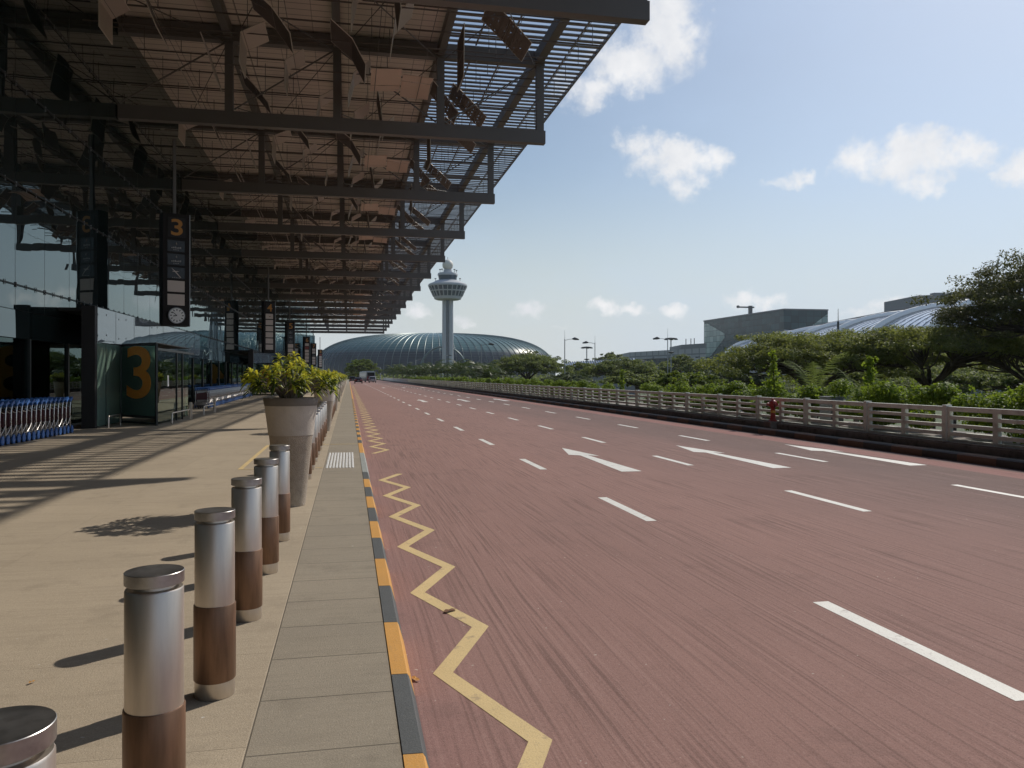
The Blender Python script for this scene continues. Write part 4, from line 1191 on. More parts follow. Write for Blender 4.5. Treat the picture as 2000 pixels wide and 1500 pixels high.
# ------------------------------------------------------------------ vegetation
def rain_tree(name, label, u, d, width, vtop, vfork, leafm, seed, n_tips=90, per=150, lsize=.12, sag=.30, zbase=GROUND, bark='bark', group=None, squash=1.0, clump=.15, limb_r=.16, cat='tree', thick=1.0):
    rng = np.random.default_rng(seed); rr = random.Random(seed)
    x, y = XY(u, d); Rr = width / 2; zf = ZZ(vfork, d); zt = ZZ(vtop, d) - Rr * clump * .48
    t = thing(name, (x, y, zbase), label, cat, group)
    H = zt - zbase; hf = zf - zbase
    tips = []
    for i in range(n_tips):
        q = math.sqrt((i + .5) / n_tips) * rr.uniform(.9, 1.04); a = i * 2.399963 + rr.uniform(-.25, .25)
        r = q * Rr * (1 + .12 * math.sin(3 * a + seed))
        z = H - sag * (H - hf) * q ** 2 * rr.uniform(.75, 1.25) - rr.random() * .22 * (H - hf) * thick
        tips.append(Vector((r * math.cos(a), r * math.sin(a) * squash, z)))
    tr = MB()
    tr.tube([(0, 0, 0), (rr.uniform(-.2, .2), rr.uniform(-.2, .2), hf * .6), (0, 0, hf)], [limb_r * 2.6, limb_r * 2.0, limb_r * 1.9], 9)
    K = 10; limbs = []
    for k in range(K):
        a = k * 6.283 / K + rr.uniform(-.3, .3); r = Rr * rr.uniform(.34, .5)
        e = Vector((r * math.cos(a), r * math.sin(a) * squash, hf + (H - hf) * rr.uniform(.40, .58)))
        m = Vector((e.x * .45 + rr.uniform(-.2, .2), e.y * .45 + rr.uniform(-.2, .2), hf + (e.z - hf) * rr.uniform(.40, .6)))
        tr.tube([(0, 0, hf - .15), m * .5 + Vector((0, 0, hf * .5)), m, e], [limb_r * 1.2, limb_r, limb_r * .8, limb_r * .55], 7)
        limbs.append((m, e))
    for tp in tips:
        j = min(range(K), key=lambda k: (limbs[k][1].xy - tp.xy).length + rr.uniform(0, Rr * .12))
        s = limbs[j][0].lerp(limbs[j][1], rr.uniform(.35, 1.0))
        mid = s.lerp(tp, .5) + Vector((rr.uniform(-.1, .1) * Rr * .4, rr.uniform(-.1, .1) * Rr * .4, -(tp - s).length * .06 + rr.uniform(-.15, .1)))
        tr.tube([s, s.lerp(mid, .55) + Vector((rr.uniform(-.1, .1), 0, rr.uniform(-.1, .1))), mid, mid.lerp(tp, .6) + Vector((0, 0, .08)), tp], [limb_r * .42, limb_r * .36, limb_r * .28, limb_r * .18, limb_r * .09], 5, caps=False)
    tr.build('trunk', M[bark], t, smooth=60)
    cr = Rr * clump
    pos = []; nr = []
    for tp in tips:
        for c in range(3):
            off = rng.normal(size=3) * np.array([cr * .75, cr * .75, cr * .30])
            n = per // 3
            g = rng.normal(size=(n, 3)); g /= np.linalg.norm(g, axis=1, keepdims=True); g *= rng.random((n, 1)) ** (1 / 2.2)
            sc = rng.uniform(.6, 1.15)
            p = np.array(tp) + off + g * np.array([cr, cr, cr * .40]) * sc
            nn = g * .7 + rng.normal(size=(n, 3)) * .5 + np.array([0, 0, .75])
            pos.append(p); nr.append(nn)
    pos = np.concatenate(pos); nr = np.concatenate(nr)
    me = leaf_mesh('crown', pos, nr, rng.uniform(.6, 1.3, len(pos)) * lsize, leafm, 1.9, rng, .15)
    link_mesh('crown', me, t)
    return t

rain_tree('rain_tree', 'spreading rain tree with drooping left edge, dark limbs behind the palm fronds', 1590, 54, 12.4, 638, 772, M['leaf_rain'], 31, 130, 520, .088, .42, limb_r=.13, thick=1.3, clump=.14)
rain_tree('rain_tree', 'broad rain tree with fan of bare dark limbs above the hedge', 1815, 50, 12.2, 634, 758, M['leaf_rain'], 32, 140, 470, .088, .26, limb_r=.15, thick=.75, clump=.135)
rain_tree('rain_tree', 'rain tree cut by the right edge, low branches behind the hedge', 2035, 47, 10.6, 634, 772, M['leaf_rain'], 33, 110, 430, .085, .26, limb_r=.13, thick=.8, clump=.125)
rain_tree('tall_rain_tree', 'tallest tree, crown against the sky at the right edge', 2092, 43, 13.2, 474, 706, M['leaf_tall'], 34, 150, 560, .085, .56, limb_r=.16, thick=1.0, clump=.14)
rain_tree('rain_tree', 'dim tree seen through the bare limbs of the broad rain tree', 1720, 92, 22, 672, 760, M['leaf_rain'], 35, 90, 300, .17, .5, thick=2.2)
rain_tree('rain_tree', 'dim tree behind the palm fronds, low dense crown', 1930, 84, 22, 676, 762, M['leaf_rain'], 36, 90, 300, .17, .5, thick=2.2)
rain_tree('small_tree', 'leafy undergrowth tree behind the hedge between the palms and the broad tree', 1690, 64, 8, 715, 775, M['leaf_far'], 61, 50, 260, .12, .4, thick=2.2)
rain_tree('small_tree', 'leafy undergrowth tree low behind the broad rain tree trunk', 1860, 66, 9, 712, 775, M['leaf_far'], 62, 50, 260, .12, .4, thick=2.2)
rain_tree('small_tree', 'leafy undergrowth tree low at the right edge behind the hedge', 2010, 62, 8, 712, 775, M['leaf_far'], 63, 50, 260, .12, .4, thick=2.2)
rain_tree('rain_tree', 'round topped rain tree in front of the right end of the glass dome', 1030, 150, 14.4, 684, 742, M['leaf_far'], 41, 110, 240, .18, .55, limb_r=.16, thick=1.2)
rain_tree('rain_tree', 'dark umbrella tree below the glass roof, left of the twin lamp posts', 1215, 140, 14.0, 698, 745, M['leaf_far'], 42, 80, 220, .19, .55, limb_r=.16, thick=1.4)
rain_tree('rain_tree', 'dark tree in front of the low grey terminal block', 1338, 170, 11.0, 691, 742, M['leaf_far'], 43, 70, 220, .19, .55, thick=1.5)
rain_tree('rain_tree', 'small dark tree between the dome and the glass roof', 1135, 200, 8.6, 707, 740, M['leaf_far'], 44, 50, 90, .34, .5, thick=1.6)
rain_tree('rain_tree', 'far dark treetop rising above the long glass roof', 1196, 420, 17, 688, 720, M['leaf_far'], 45, 50, 90, .7, .5, thick=1.6)
rain_tree('rain_tree', 'sunlit green umbrella tree at the end of the road behind the bus', 706, 300, 11.8, 699.5, 738, M['leaf_bright'], 46, 80, 200, .28, .55, thick=1.5)
rain_tree('small_tree', 'light green low tree behind the hedge, left of the hydrant', 1345, 72, 5.6, 723, 756, M['leaf_bright'], 47, 45, 110, .17, .5, thick=1.8, cat='tree')
rain_tree('small_tree', 'grey green feathery low tree left of the drooping rain tree', 1425, 80, 4.6, 722, 758, M['leaf_grey'], 48, 40, 110, .18, .5, thick=1.9)
rain_tree('small_tree', 'grey green rounded low tree under the drooping rain tree tip', 1480, 76, 4.4, 725, 758, M['leaf_grey'], 49, 40, 110, .18, .5, thick=1.9)
rain_tree('small_tree', 'low grey green tree beneath the tall lamp posts in the middle', 1110, 105, 7, 728, 752, M['leaf_grey'], 50, 40, 100, .22, .5, thick=1.9)
rain_tree('small_tree', 'low dull green tree beyond the hedge below the umbrella tree', 1245, 100, 8, 728, 752, M['leaf_far'], 51, 40, 100, .22, .5, thick=1.9)
rain_tree('small_tree', 'dark bushy tree at the road end left of the bus', 690, 330, 9, 722, 742, M['leaf_far'], 52, 40, 90, .36, .5, thick=1.9)

# a far mass of trees closing the view
rng = np.random.default_rng(5)
pos = []; nr = []
for i in range(420):
    u = rng.uniform(560, 2300); d = rng.uniform(330, 420); x, y = XY(u, d)
    if x < 16 and u > 700: x += 4
    h = rng.uniform(2, 6.5); n = 46
    g = rng.normal(size=(n, 3)); g /= np.linalg.norm(g, axis=1, keepdims=True)
    pos.append(np.array([x, y, GROUND + h]) + g * np.array([5.5, 5.5, 3.2]) * rng.random((n, 1)) ** .4); nr.append(g + np.array([0, 0, .6]))
me = leaf_mesh('treeline', np.concatenate(pos), np.concatenate(nr), rng.uniform(.8, 1.6, 420 * 46), M['leaf_far'], 1.5, rng)
o = link_mesh('treeline', me); tag(o, 'low far belt of dark trees closing the view beyond the road', 'trees', None, 'stuff')

# palms
def make_palm(seed, trunk_h, fl, nf, leafm, name='palm_tree', dense=16, droop=.9):
    rr = random.Random(seed); t = thing(name, (0, 0, 0), 'x', 'palm', None)
    tk = MB(); pts = [(0, 0, 0), (.05, .02, trunk_h*.5), (.12, .0, trunk_h)]
    tk.tube(pts, [.19, .15, .11], 8); tk.build('trunk', M['bark_pale'], t, smooth=60)
    lv = MB()
    for k in range(nf):
        a = k * 2.399 + rr.uniform(-.2, .2); el = R(rr.uniform(15, 80)); L0 = fl * rr.uniform(.8, 1.1)
        dh = Vector((math.cos(a), math.sin(a), 0)); p = Vector((.12, 0, trunk_h)); prev = p; n = dense
        for i in range(n):
            f = (i + 1) / n; e = el - f * f * R(75) * droop - f * .25
            q = prev + (dh * math.cos(e) + Vector((0, 0, 1)) * math.sin(e)) * (L0 / n)
            tdir = (q - prev).normalized(); sd = tdir.cross(Vector((0, 0, 1))).normalized(); up = sd.cross(tdir)
            w = L0 * .24 * math.sin(math.pi * min(1, f * .85 + .12)) + .03
            for s in (-1, 1):
                tip = q + sd * s * w * .85 + tdir * w * .55 - Vector((0, 0, w * rr.uniform(.25, .6)))
                b1 = prev + tdir * 0.01; b2 = q - tdir * (L0 / n) * .35
                lv._add([b1, b2, tip], [(0, 1, 2)])
            lv._add([prev - sd * .015, prev + sd * .015, q + sd * .012, q - sd * .012], [(0, 1, 2, 3)])
            prev = q
    lv.build('fronds', leafm, t)
    return t
pm = [make_palm(60, 8.2, 4.6, 30, M['leaf_palm'], droop=1.15), make_palm(61, 7.4, 4.4, 28, M['leaf_palm'], droop=1.2), make_palm(62, 6.8, 4.2, 28, M['leaf_palm'], droop=1.1)]
plist = [(768, 235, 706), (786, 215, 707), (800, 205, 704), (818, 195, 709), (832, 190, 702), (850, 180, 699), (868, 172, 701), (884, 165, 699), (903, 158, 697), (921, 150, 704), (938, 140, 694), (952, 132, 700), (842, 250, 706), (893, 230, 703), (776, 300, 712)]
pw = ['leftmost of the palm row, by the bus', 'second from the left', 'third from the left', 'fourth from the left', 'fifth from the left', 'sixth from the left', 'seventh from the left, left of the tower foot', 'below the foot of the control tower', 'right of the tower foot', 'tenth from the left', 'tall one beside the lamp post', 'rightmost, touching the round topped rain tree', 'behind the row, left of the tower', 'behind the row, under the tower', 'farthest, behind the leftmost pair']
for i, (u, d, vt) in enumerate(plist):
    o = pm[i] if i < 3 else copy_tree(pm[i % 3])
    x, y = XY(u, d); base_h = [8.2, 7.4, 6.8][i % 3] + 3.0
    ztop = ZZ(vt, d); s = (ztop - GROUND) / base_h
    o.location = (x, y, GROUND); o.scale = (s, s, s); o.rotation_euler = (0, 0, i * 1.3)
    o['group'] = 'palms along the far side of the road'; o['label'] = 'dark feathery palm, ' + pw[i]
for i, (u, d, vt, lab) in enumerate(((1585, 31, 706, 'near palm with long arching fronds above the hedge'), (1668, 33, 730, 'near palm with spiky bright fronds right behind the hedge'))):
    o = make_palm(70 + i, 6.0, 2.3, 11 if i == 0 else 13, M['leaf_palm_near'], 'near_palm', 26, .75)
    x, y = XY(u, d); ztop = ZZ(vt, d); o.location = (x, y, ztop - 1.4 - 6.0); o['label'] = lab; o['group'] = 'near palms behind the hedge'

# hedges on the ledge behind the railing
def hedge_mesh(seed, L0, n, size, shoots=10):
    rng = np.random.default_rng(seed); pos = []; nr = []
    cl = int(L0 * 5)
    for i in range(cl):
        c = np.array([rng.uniform(-.55, .9), rng.uniform(-.2, L0 + .2), rng.uniform(.3, 1.12)])
        c[2] *= .95 + .10 * math.sin(c[1] * 1.3 + seed)
        m = n // cl
        g = rng.normal(size=(m, 3)); g /= np.linalg.norm(g, axis=1, keepdims=True)
        p = c + g * np.array([.36, .42, .27]) * rng.random((m, 1)) ** .45
        pos.append(p); nr.append(g * .8 + rng.normal(size=(m, 3)) * .5 + np.array([0, 0, .6]))
    for i in range(shoots):
        yy = rng.uniform(0, L0); x0 = rng.uniform(-.4, .7); m = 26; h = rng.uniform(.2, .55); t = rng.random((m, 1))
        lean = rng.uniform(-.3, .3, 2)
        p = np.array([x0, yy, .85]) + t * np.array([lean[0], lean[1], h]) + rng.normal(size=(m, 3)) * .035
        pos.append(p); nr.append(rng.normal(size=(m, 3)) + np.array([0, 0, .4]))
    pos = np.concatenate(pos); nr = np.concatenate(nr)
    pos[:, 2] = np.maximum(pos[:, 2], .02)
    return leaf_mesh('hedge', pos, nr, rng.uniform(.6, 1.3, len(pos)) * size, M['leaf_hedge'], 1.6, rng, .2)
hm = [hedge_mesh(80 + i, 9.0, 30000, .058, 14) for i in range(3)]
hf = [hedge_mesh(90 + i, 14.0, 20000, .10, 18) for i in range(2)]
hl = [(10.5, 0, 1.02, 'hedge nearest the right edge, below the tall tree'), (19.2, 1, 1.0, 'hedge behind the railing right of the fire hydrant'), (27.0, 2, .92, 'hedge behind the fire hydrant, below the palm fronds'),
      (42.5, 0, .9, 'hedge behind the railing left of the gap with white ribs'), (51.0, 1, .9, 'hedge below the twin lamp posts'), (59.8, 2, .95, 'hedge below the dark umbrella tree')]
for i, (yy, k, sz, lab) in enumerate(hl):
    o = link_mesh('hedge', hm[k]); o.location = (14.05, yy, .16); o.scale = (1, 1, sz); tag(o, 'bright green leafy ' + lab, 'hedge', 'hedges behind the railing')
fw = ['left of the tall single lamp post', 'below the round topped rain tree', 'below the rightmost palm', 'below the middle of the palm row', 'near the left end of the palm row', 'before the plain parapet', 'at the start of the plain parapet', 'far along the plain parapet', 'at the far end of the parapet']
for i in range(9):
    o = link_mesh('hedge', hf[i % 2]); o.location = (14.0, 69.5 + i * 14.2 + (0 if i < 6 else 3 * (i - 5)), .16); o.scale = (1, 1.02, [.95, .88, 1.0][i % 3]); tag(o, 'far strip of green hedge ' + fw[i], 'hedge', 'hedges behind the railing')
def vine(u, d, vt, label, seed):
    rng = np.random.default_rng(seed); x, y = XY(u, d); zt = ZZ(vt, d)
    t = thing('vine_pole', (x, y, .16), label, 'vine', None)
    h = zt - .16; pts = [(0, 0, 0), (.03, 0, h * .5), (-.02, 0, h)]
    MB().tube(pts, .02, 5).build('stem', M['bark'], t)
    n = 420; q = rng.random((n, 1)); p = np.concatenate([rng.normal(size=(n, 2)) * (.07 + .07 * (1 - q)), q * h], axis=1)
    link_mesh('leaves', leaf_mesh('leaves', p, rng.normal(size=(n, 3)) + np.array([0, -.4, .3]), rng.uniform(.06, .11, n), M['leaf_hedge'], 1.4, rng, .2), t)
vine(1510, 27, 684, 'tall thin leafy vine shooting up above the hedge near the hydrant', 3)
vine(1700, 24, 696, 'leaning leafy vine shoot left of the broad rain tree', 4)
vine(1215, 52, 722, 'small vine shoot above the hedge near the middle lamp', 5)

# white ribs and grey box seen over the railing
x, y = XY(1447, 44)
rb = thing('ribbed_frame', (x, y, -.6), 'row of thin curved white ribs showing in the gap of the hedge', 'frame')
for k in range(8):
    mb = MB(); xx = -.75 + k * .2
    mb.tube([(xx, 0, 0), (xx - .02, 0, .7), (xx + .06, 0, 1.05), (xx + .22, 0, 1.15)], .018, 5); mb.build('rib', M['white'], rb, smooth=60)
MB().box(-.95, .95, .05, .1, 0, .85).build('back_panel', M['charcoal'], rb)
x, y = XY(1612, 23.5)
gb = thing('utility_box', (x + .2, y, .16), 'plain grey utility box standing behind the railing beside the hydrant', 'box')
MB().box(-.2, .2, -.3, .3, 0, .80).build('cabinet', M['greyblock'], gb, bevel=.01)
MB().box(-.23, .23, -.33, .33, .802, .84).build('lid', M['greyblock'], gb, bevel=.008)

# ------------------------------------------------------------------ lamp posts
def lamp(u, vh, d, arm_px, vspike, label, name='street_lamp'):
    x, y = XY(u, d); zh = ZZ(vh, d)
    t = thing(name, (x, y, GROUND), label, 'lamp post', None)
    h = zh - GROUND; px = d / F
    pole = MB(); pole.tube([(0, 0, 0), (0, 0, h * .5), (0, 0, h)], [max(.10, .9*px), max(.085, .8*px), max(.07, .7*px)], 8)
    pole.build('pole', M['lamp_pole'], t, smooth=50)
    if vspike:
        hs = ZZ(vspike, d) - GROUND; MB().tube([(0, 0, h), (0, 0, hs)], [max(.03, .3*px), max(.015, .2*px)], 5).build('spike', M['lamp_pole'], t)
    ax = arm_px * px
    dirv = Vector((CO, -SI, 0)) * (1 if ax > 0 else -1); L0 = abs(ax)
    if L0 > 0:
        e = dirv * L0
        MB().tube([(0, 0, h - .25), (e.x * .5, e.y * .5, h - .05), (e.x, e.y, h)], max(.04, .45*px), 6).build('arm', M['lamp_pole'], t, smooth=50)
        mb = MB(); f = e + dirv * (.9 if d > 80 else .7)
        mb.tube([e - dirv * .2 + Vector((0, 0, h)), e + dirv * .2 + Vector((0, 0, h + .06)), f + Vector((0, 0, h - .10))], [.10, .24, .10], 8); mb.build('lamp_head', M['lamp_head'], t, smooth=50)
    return t
lamp(940, 672, 150, 16, None, 'slim lamp post among the palms, right of the control tower')
lamp(1080, 697, 220, 8, None, 'small lamp post at the right end of the glass dome')
lamp(1103, 662, 130, 17, 645, 'tall lamp post with one arm pointing right, standing against open sky')
lamp(1162, 669, 150, -15, 656, 'tall lamp post with one arm pointing left and a spike on top')
lamp(1304, 661, 130, -18, 641, 'lamp post with arm pointing left, front one of the close pair')
lamp(868, 694, 260, 9, None, 'small far lamp post by the foot of the control tower')
lamp(812, 703, 300, 7, None, 'tiny far lamp post in front of the dome, left of the tower')
lamp(743, 717, 330, -5, None, 'tiny far lamp post just right of the bus')
lamp(768, 716, 330, 5, None, 'tiny far lamp post left of the palm row')
lamp(631, 702, 340, 5, None, 'far lamp post beside the farthest hanging sign')
def mast(u, vh, d, label):
    x, y = XY(u, d); h = ZZ(vh, d) - GROUND; px = d / F
    t = thing('floodlight_mast', (x, y, GROUND), label, 'light mast', 'floodlight masts')
    MB().tube([(0, 0, 0), (0, 0, h)], [.16, .12], 8).build('pole', M['lamp_pole'], t)
    mb = MB(); mb.lathe([(.3, h - .2), (1.2, h + .05), (1.2, h + .15), (.2, h + .3)], 16); mb.build('head_ring', M['lamp_head'], t, smooth=40)
    for k in range(6):
        a = k * math.pi / 3; MB().box(1.15*math.cos(a) - .25, 1.15*math.cos(a) + .25, 1.15*math.sin(a) - .25, 1.15*math.sin(a) + .25, h - .2, h + .04).build('floodlight', M['lamp_head'], t)
    MB().lathe([(.15, h - 3.0), (.7, h - 2.8), (.7, h - 2.7), (.15, h - 2.6)], 12).build('lower_ring', M['lamp_head'], t)
mast(1146, 679, 190, 'light mast with a flat ring of floodlights, between two tall lamp posts')
mast(1310.5, 662, 165, 'light mast just behind the left pointing lamp post')
x, y = XY(1388, 110)
t = thing('twin_lamp', (x, y, GROUND), 'pale lamp post with two curved arms in front of the glass block', 'lamp post')
h = ZZ(712, 110) - GROUND
MB().tube([(0, 0, 0), (0, 0, h)], .09, 8).build('pole', M['lamp_pole'], t, smooth=50)
for s in (-1, 1):
    dv = Vector((CO, -SI, 0)) * s
    mb = MB(); mb.tube([(0, 0, h - .1), dv * .35 + Vector((0, 0, h + .55)), dv * .8 + Vector((0, 0, h + .9)), dv * 1.5 + Vector((0, 0, h + 1.05))], .055, 6); a = mb.build('arm', M['lamp_pole'], t, smooth=50)
    MB().tube([dv * 1.5 + Vector((0, 0, h + 1.05)), dv * 2.1 + Vector((0, 0, h + 1.0))], [.06, .10], 6).build('lamp_head', M['lamp_head'], a)
x, y = XY(1637, 70)
t = thing('lightning_pole', (x, y, GROUND), 'thin dark spiked pole rising above the drooping rain tree', 'pole')
h = ZZ(628, 70) - GROUND
MB().tube([(0, 0, 0), (0, 0, h)], [.12, .09], 8).build('pole', M['lamp_head'], t, smooth=50)
MB().tube([(0, 0, h), (0, 0, ZZ(603, 70) - GROUND)], [.035, .02], 5).build('spike', M['lamp_head'], t)

# ------------------------------------------------------------------ control tower
D = 535.0; tx, ty = XY(874.5, D); px = D / F
tw = thing('control_tower', (tx, ty, GROUND), 'pale airport control tower with round white radome on top', 'control tower')
def zt(v): return ZZ(v, D) - GROUND
def pr(l): return [(hw * px, zt(v)) for hw, v in l]
mb = MB()
for s in (-1, 1):
    c = Vector((CO, -SI, 0)) * s * 6.1 * px
    mb.lathe([(5.2 * px, 0), (4.6 * px, zt(586))], 16, c)
mb.build('shaft', M['tower_white'], tw, smooth=40)
mb = MB(); mb.lathe([(4.6 * px, 0), (4.2 * px, zt(586.5))], 12); mb.build('lift_glazing', M['tower_glass'], tw, smooth=40)
MB().lathe(pr([(22, 586), (26, 584.5), (28, 579.5)]), 24, caps=True).build('pod_base', M['tower_white'], tw)
MB().lathe(pr([(27.4, 579.4), (36.5, 559.5)]), 24).build('pod_windows', M['tower_glass'], tw)
mb = MB()
for v, hw in ((569, 33.2), (559, 37.6)):
    mb.lathe(pr([(hw - 1.2, v + 1.1), (hw + .5, v + 1.0), (hw + .9, v - 1.0), (hw - 1, v - 1.2)]), 24)
for k in range(24):
    a = 2 * math.pi * (k + .5) / 24; dv = Vector((math.cos(a), math.sin(a), 0))
    mb.beam(dv * 28.2 * px + Vector((0, 0, zt(579.4))), dv * 37.4 * px + Vector((0, 0, zt(559.2))), .8 * px * 2, .5)
mb.build('pod_frame', M['tower_white'], tw)
MB().lathe(pr([(38, 558), (37.5, 555.5), (30, 552.5), (26, 550.5), (23, 548.5), (18, 548)]), 24).build('pod_roof', M['tower_white'], tw, smooth=30)
MB().lathe(pr([(18, 548.5), (17.5, 546), (19, 538.5)]), 24).build('cab_windows', M['tower_glass'], tw)
MB().lathe(pr([(19.6, 538.6), (20, 536.5), (18.5, 533.5), (9, 532)]), 24).build('cab_roof', M['tower_white'], tw, smooth=40)
MB().lathe(pr([(8.6, 532.4), (8.2, 527)]), 20).build('drum', M['tower_white'], tw, smooth=40)
R0 = 10.6 * px; zc = zt(517.6)
mb = MB(); mb.lathe([(R0 * math.sin(math.pi * k / 18) + .001, zc - R0 * math.cos(math.pi * k / 18)) for k in range(19)], 28); mb.build('radome', M['radome'], tw, smooth=60)
mb = MB()
for hw, v0, v1 in ((-15, 533, 527), (-11, 532, 526.5), (13, 533, 527), (17, 534, 529), (-24, 549, 545), (24, 549, 545)):
    c = Vector((CO, -SI, 0)) * hw * px
    mb.tube([(c.x, c.y, zt(v0)), (c.x, c.y, zt(v1))], .16, 5)
    mb.tube([(c.x, c.y, zt(v1)), (c.x, c.y, zt(v1) + .5)], .7, 6)
mb.tube([(0, 0, zc + R0), (0, 0, zc + R0 + 1.6)], .15, 5)
mb.build('aerials', M['lamp_head'], tw)

# ------------------------------------------------------------------ glass dome
D = 760.0; jx, jy = XY(849, D); px = D / F
jw = thing('glass_dome', (jx, jy, GROUND), 'vast blue grey glass dome with curved ribs behind the control tower', 'dome building')
A, B2 = 235 * px, 95.0; ZC = 9.0; HT = 47.2
ex = Vector((CO, -SI, 0)); ey = Vector((SI, CO, 0))
def jp(t, ph, k=1.0):            # t azimuth, ph elevation -20..90 deg
    c = math.cos(ph); s = math.sin(ph)
    cs = math.copysign(abs(c) ** .62, c); ss = math.copysign(abs(s) ** .80, s)
    z = ZC + (HT - ZC) * ss if s >= 0 else ZC + ZC * 1.02 * ss / abs(math.sin(R(-22))) ** .80
    p = ex * (A * k * cs * math.cos(t)) + ey * (B2 * k * cs * math.sin(t))
    return Vector((p.x, p.y, max(z, -.5) + (k - 1) * 60))
mb = MB(); NT, NPH = 120, 26
phs = [R(-22) + (R(90) - R(-22)) * i / (NPH - 1) for i in range(NPH)]
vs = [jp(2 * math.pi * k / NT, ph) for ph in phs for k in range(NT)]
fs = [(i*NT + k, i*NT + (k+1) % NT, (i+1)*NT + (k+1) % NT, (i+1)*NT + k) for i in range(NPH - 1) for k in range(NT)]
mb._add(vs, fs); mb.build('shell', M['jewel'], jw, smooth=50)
mb = MB()
for k in range(104):
    tt = 2 * math.pi * k / 104
    if math.sin(tt) > .35: continue
    mb.tube([jp(tt, R(-8) + (R(86) - R(-8)) * i / 22, 1.002) for i in range(23)], .22, 4, caps=False)
mb.build('ribs', M['jewel_rib'], jw, smooth=60)
mb = MB(); pts = []
for i in range(25):
    a = math.pi * i / 24; u = 866 - 46 * math.cos(a); v = 728 - 51 * math.sin(a)
    p = P(u, v, D - 92 - 6) ; pts.append(Vector((p.x - jx, p.y - jy, p.z - GROUND)))
mb.tube(pts, .8, 6); mb.build('entrance_arch', M['jewel_rib'], jw, smooth=60)

# ------------------------------------------------------------------ buildings on the right
def slab_building(name, label, poly_uvd, zb, mats, cat='building'):
    pass
Hb = 41.6
def at(u, v_top, H): d = (H - CAMZ) * F / (V0 - v_top); x, y = XY(u, d); return Vector((x, y, 0)), d
A0, dA = at(1375, 628, Hb); C0, dC = at(1531, 605, Hb); B0, dB = at(1617, 606.5, Hb)
gbl = thing('glass_terminal', (A0.x, A0.y, GROUND), 'dark glass terminal block with pale green glazed corner and roof crane', 'building')
off = Vector((A0.x, A0.y, 0)); back = ey * 90; back_a = (Vector((A0.x, A0.y, 0)).normalized() * 90 + ex * 4)
a, c, bq = A0 - off, C0 - off, B0 - off
Hh = Hb - GROUND
mb = MB(); mb.prism_z([(a.x, a.y), (c.x, c.y), (bq.x, bq.y), (bq.x + back.x, bq.y + back.y), (a.x + back_a.x, a.y + back_a.y)], 0, Hh); mb.build('glass_block', M['glassbox'], gbl)
nrm = Vector((-(c - a).y, (c - a).x, 0)).normalized()
if nrm.dot(ey) > 0: nrm = -nrm
t1 = a.lerp(c, .012); 
def strip_poly(p, q, pts, mat, name, o=.25):
    mb = MB(); mb._add([p.lerp(q, f) + nrm * o + Vector((0, 0, z)) for f, z in pts], [tuple(range(len(pts)))]); mb.build(name, mat, gbl)
strip_poly(a, c, [(.01, Hh - 26), (.10, Hh - 26), (.30, Hh - 13.5), (.30, Hh - 10.5), (.06, Hh - 2), (.01, Hh - 2)], M['glassbox_teal'], 'glazed_corner')
nb = (bq - c).normalized(); n2 = Vector((-nb.y, nb.x, 0)); n2 = -n2 if n2.dot(ey) > 0 else n2
mb = MB(); mb._add([c.lerp(bq, f) + n2 * .25 + Vector((0, 0, z)) for f, z in ((.99, Hh - 13), (.5, Hh - 12), (.99, Hh - 2))], [(0, 1, 2)]); mb.build('glazed_wedge', M['glassbox_teal'], gbl)
mb = MB(); mb._add([c.lerp(bq, f) + n2 * .2 + Vector((0, 0, z)) for f, z in ((0, 4), (.98, 4), (.98, Hh - 14), (.55, Hh - 13), (0, Hh - 12))], [(0, 1, 2, 3, 4)]); mb.build('pale_wall', M['greyblue'], gbl)
mb = MB(); mb.beam(a + Vector((0, 0, Hh + .3)), c + Vector((0, 0, Hh + .3)), 1.2, .8); mb.beam(c + Vector((0, 0, Hh + .3)), bq + Vector((0, 0, Hh + .3)), 1.2, .8); mb.build('roof_edge', M['greyblock'], gbl)
cr0 = a.lerp(c, .66) + ey * 6 + Vector((0, 0, Hh))
mb = MB(); mb.box(cr0.x - 1, cr0.x + 1, cr0.y - 1, cr0.y + 1, cr0.z, cr0.z + 6); mb.build('crane_mast', M['lamp_head'], gbl)
mb = MB(); mb.beam(cr0 + Vector((0, 0, 5)) + ex * 2.5, cr0 + Vector((0, 0, 5.2)) - ex * 8, .8, .9); mb.box(cr0.x - ex.x*8 - .8, cr0.x - ex.x*8 + .6, cr0.y - ex.y*8 - .6, cr0.y - ex.y*8 + .6, cr0.z + 4.6, cr0.z + 6.2); mb.build('crane_arm', M['lamp_head'], gbl)

# vaulted glass roof with white arches
R_0 = P(1536, 656, 25 * F / (V0 - 656)); R_1 = P(1840, 605, 25 * F / (V0 - 605))
dirr = (R_1 - R_0); dirr.z = 0; Lr = dirr.length; dirr.normalize(); left = Vector((-dirr.y, dirr.x, 0))
if left.dot(ex) > 0: left = -left
vt = thing('vaulted_hall', (R_0.x, R_0.y, GROUND), 'long hall with curved glass roof and white arches behind the rain trees', 'building')
base = Vector((R_0.x, R_0.y, GROUND)); zr = 26.6 - GROUND
NA = 7; step = Lr / 4.4
def vp(s, a, k=1.0): return dirr * s + left * (38 * k * math.cos(a)) + Vector((0, 0, zr - 15 + 15 * k * math.sin(a) + (k - 1) * 3))
mb = MB()
for j in range(NA):
    s0, s1 = j * step + 1, (j + 1) * step - 1
    for i in range(12):
        a0, a1 = R(90) * i / 12, R(90) * (i + 1) / 12
        sag0, sag1 = 0.97, .97
        mb.quad(vp(s0, a0, .985), vp(s1, a0, .93), vp(s1, a1, .93), vp(s0, a1, .985))
mb.build('roof_glass', M['vault_glass'], vt)
mb = MB()
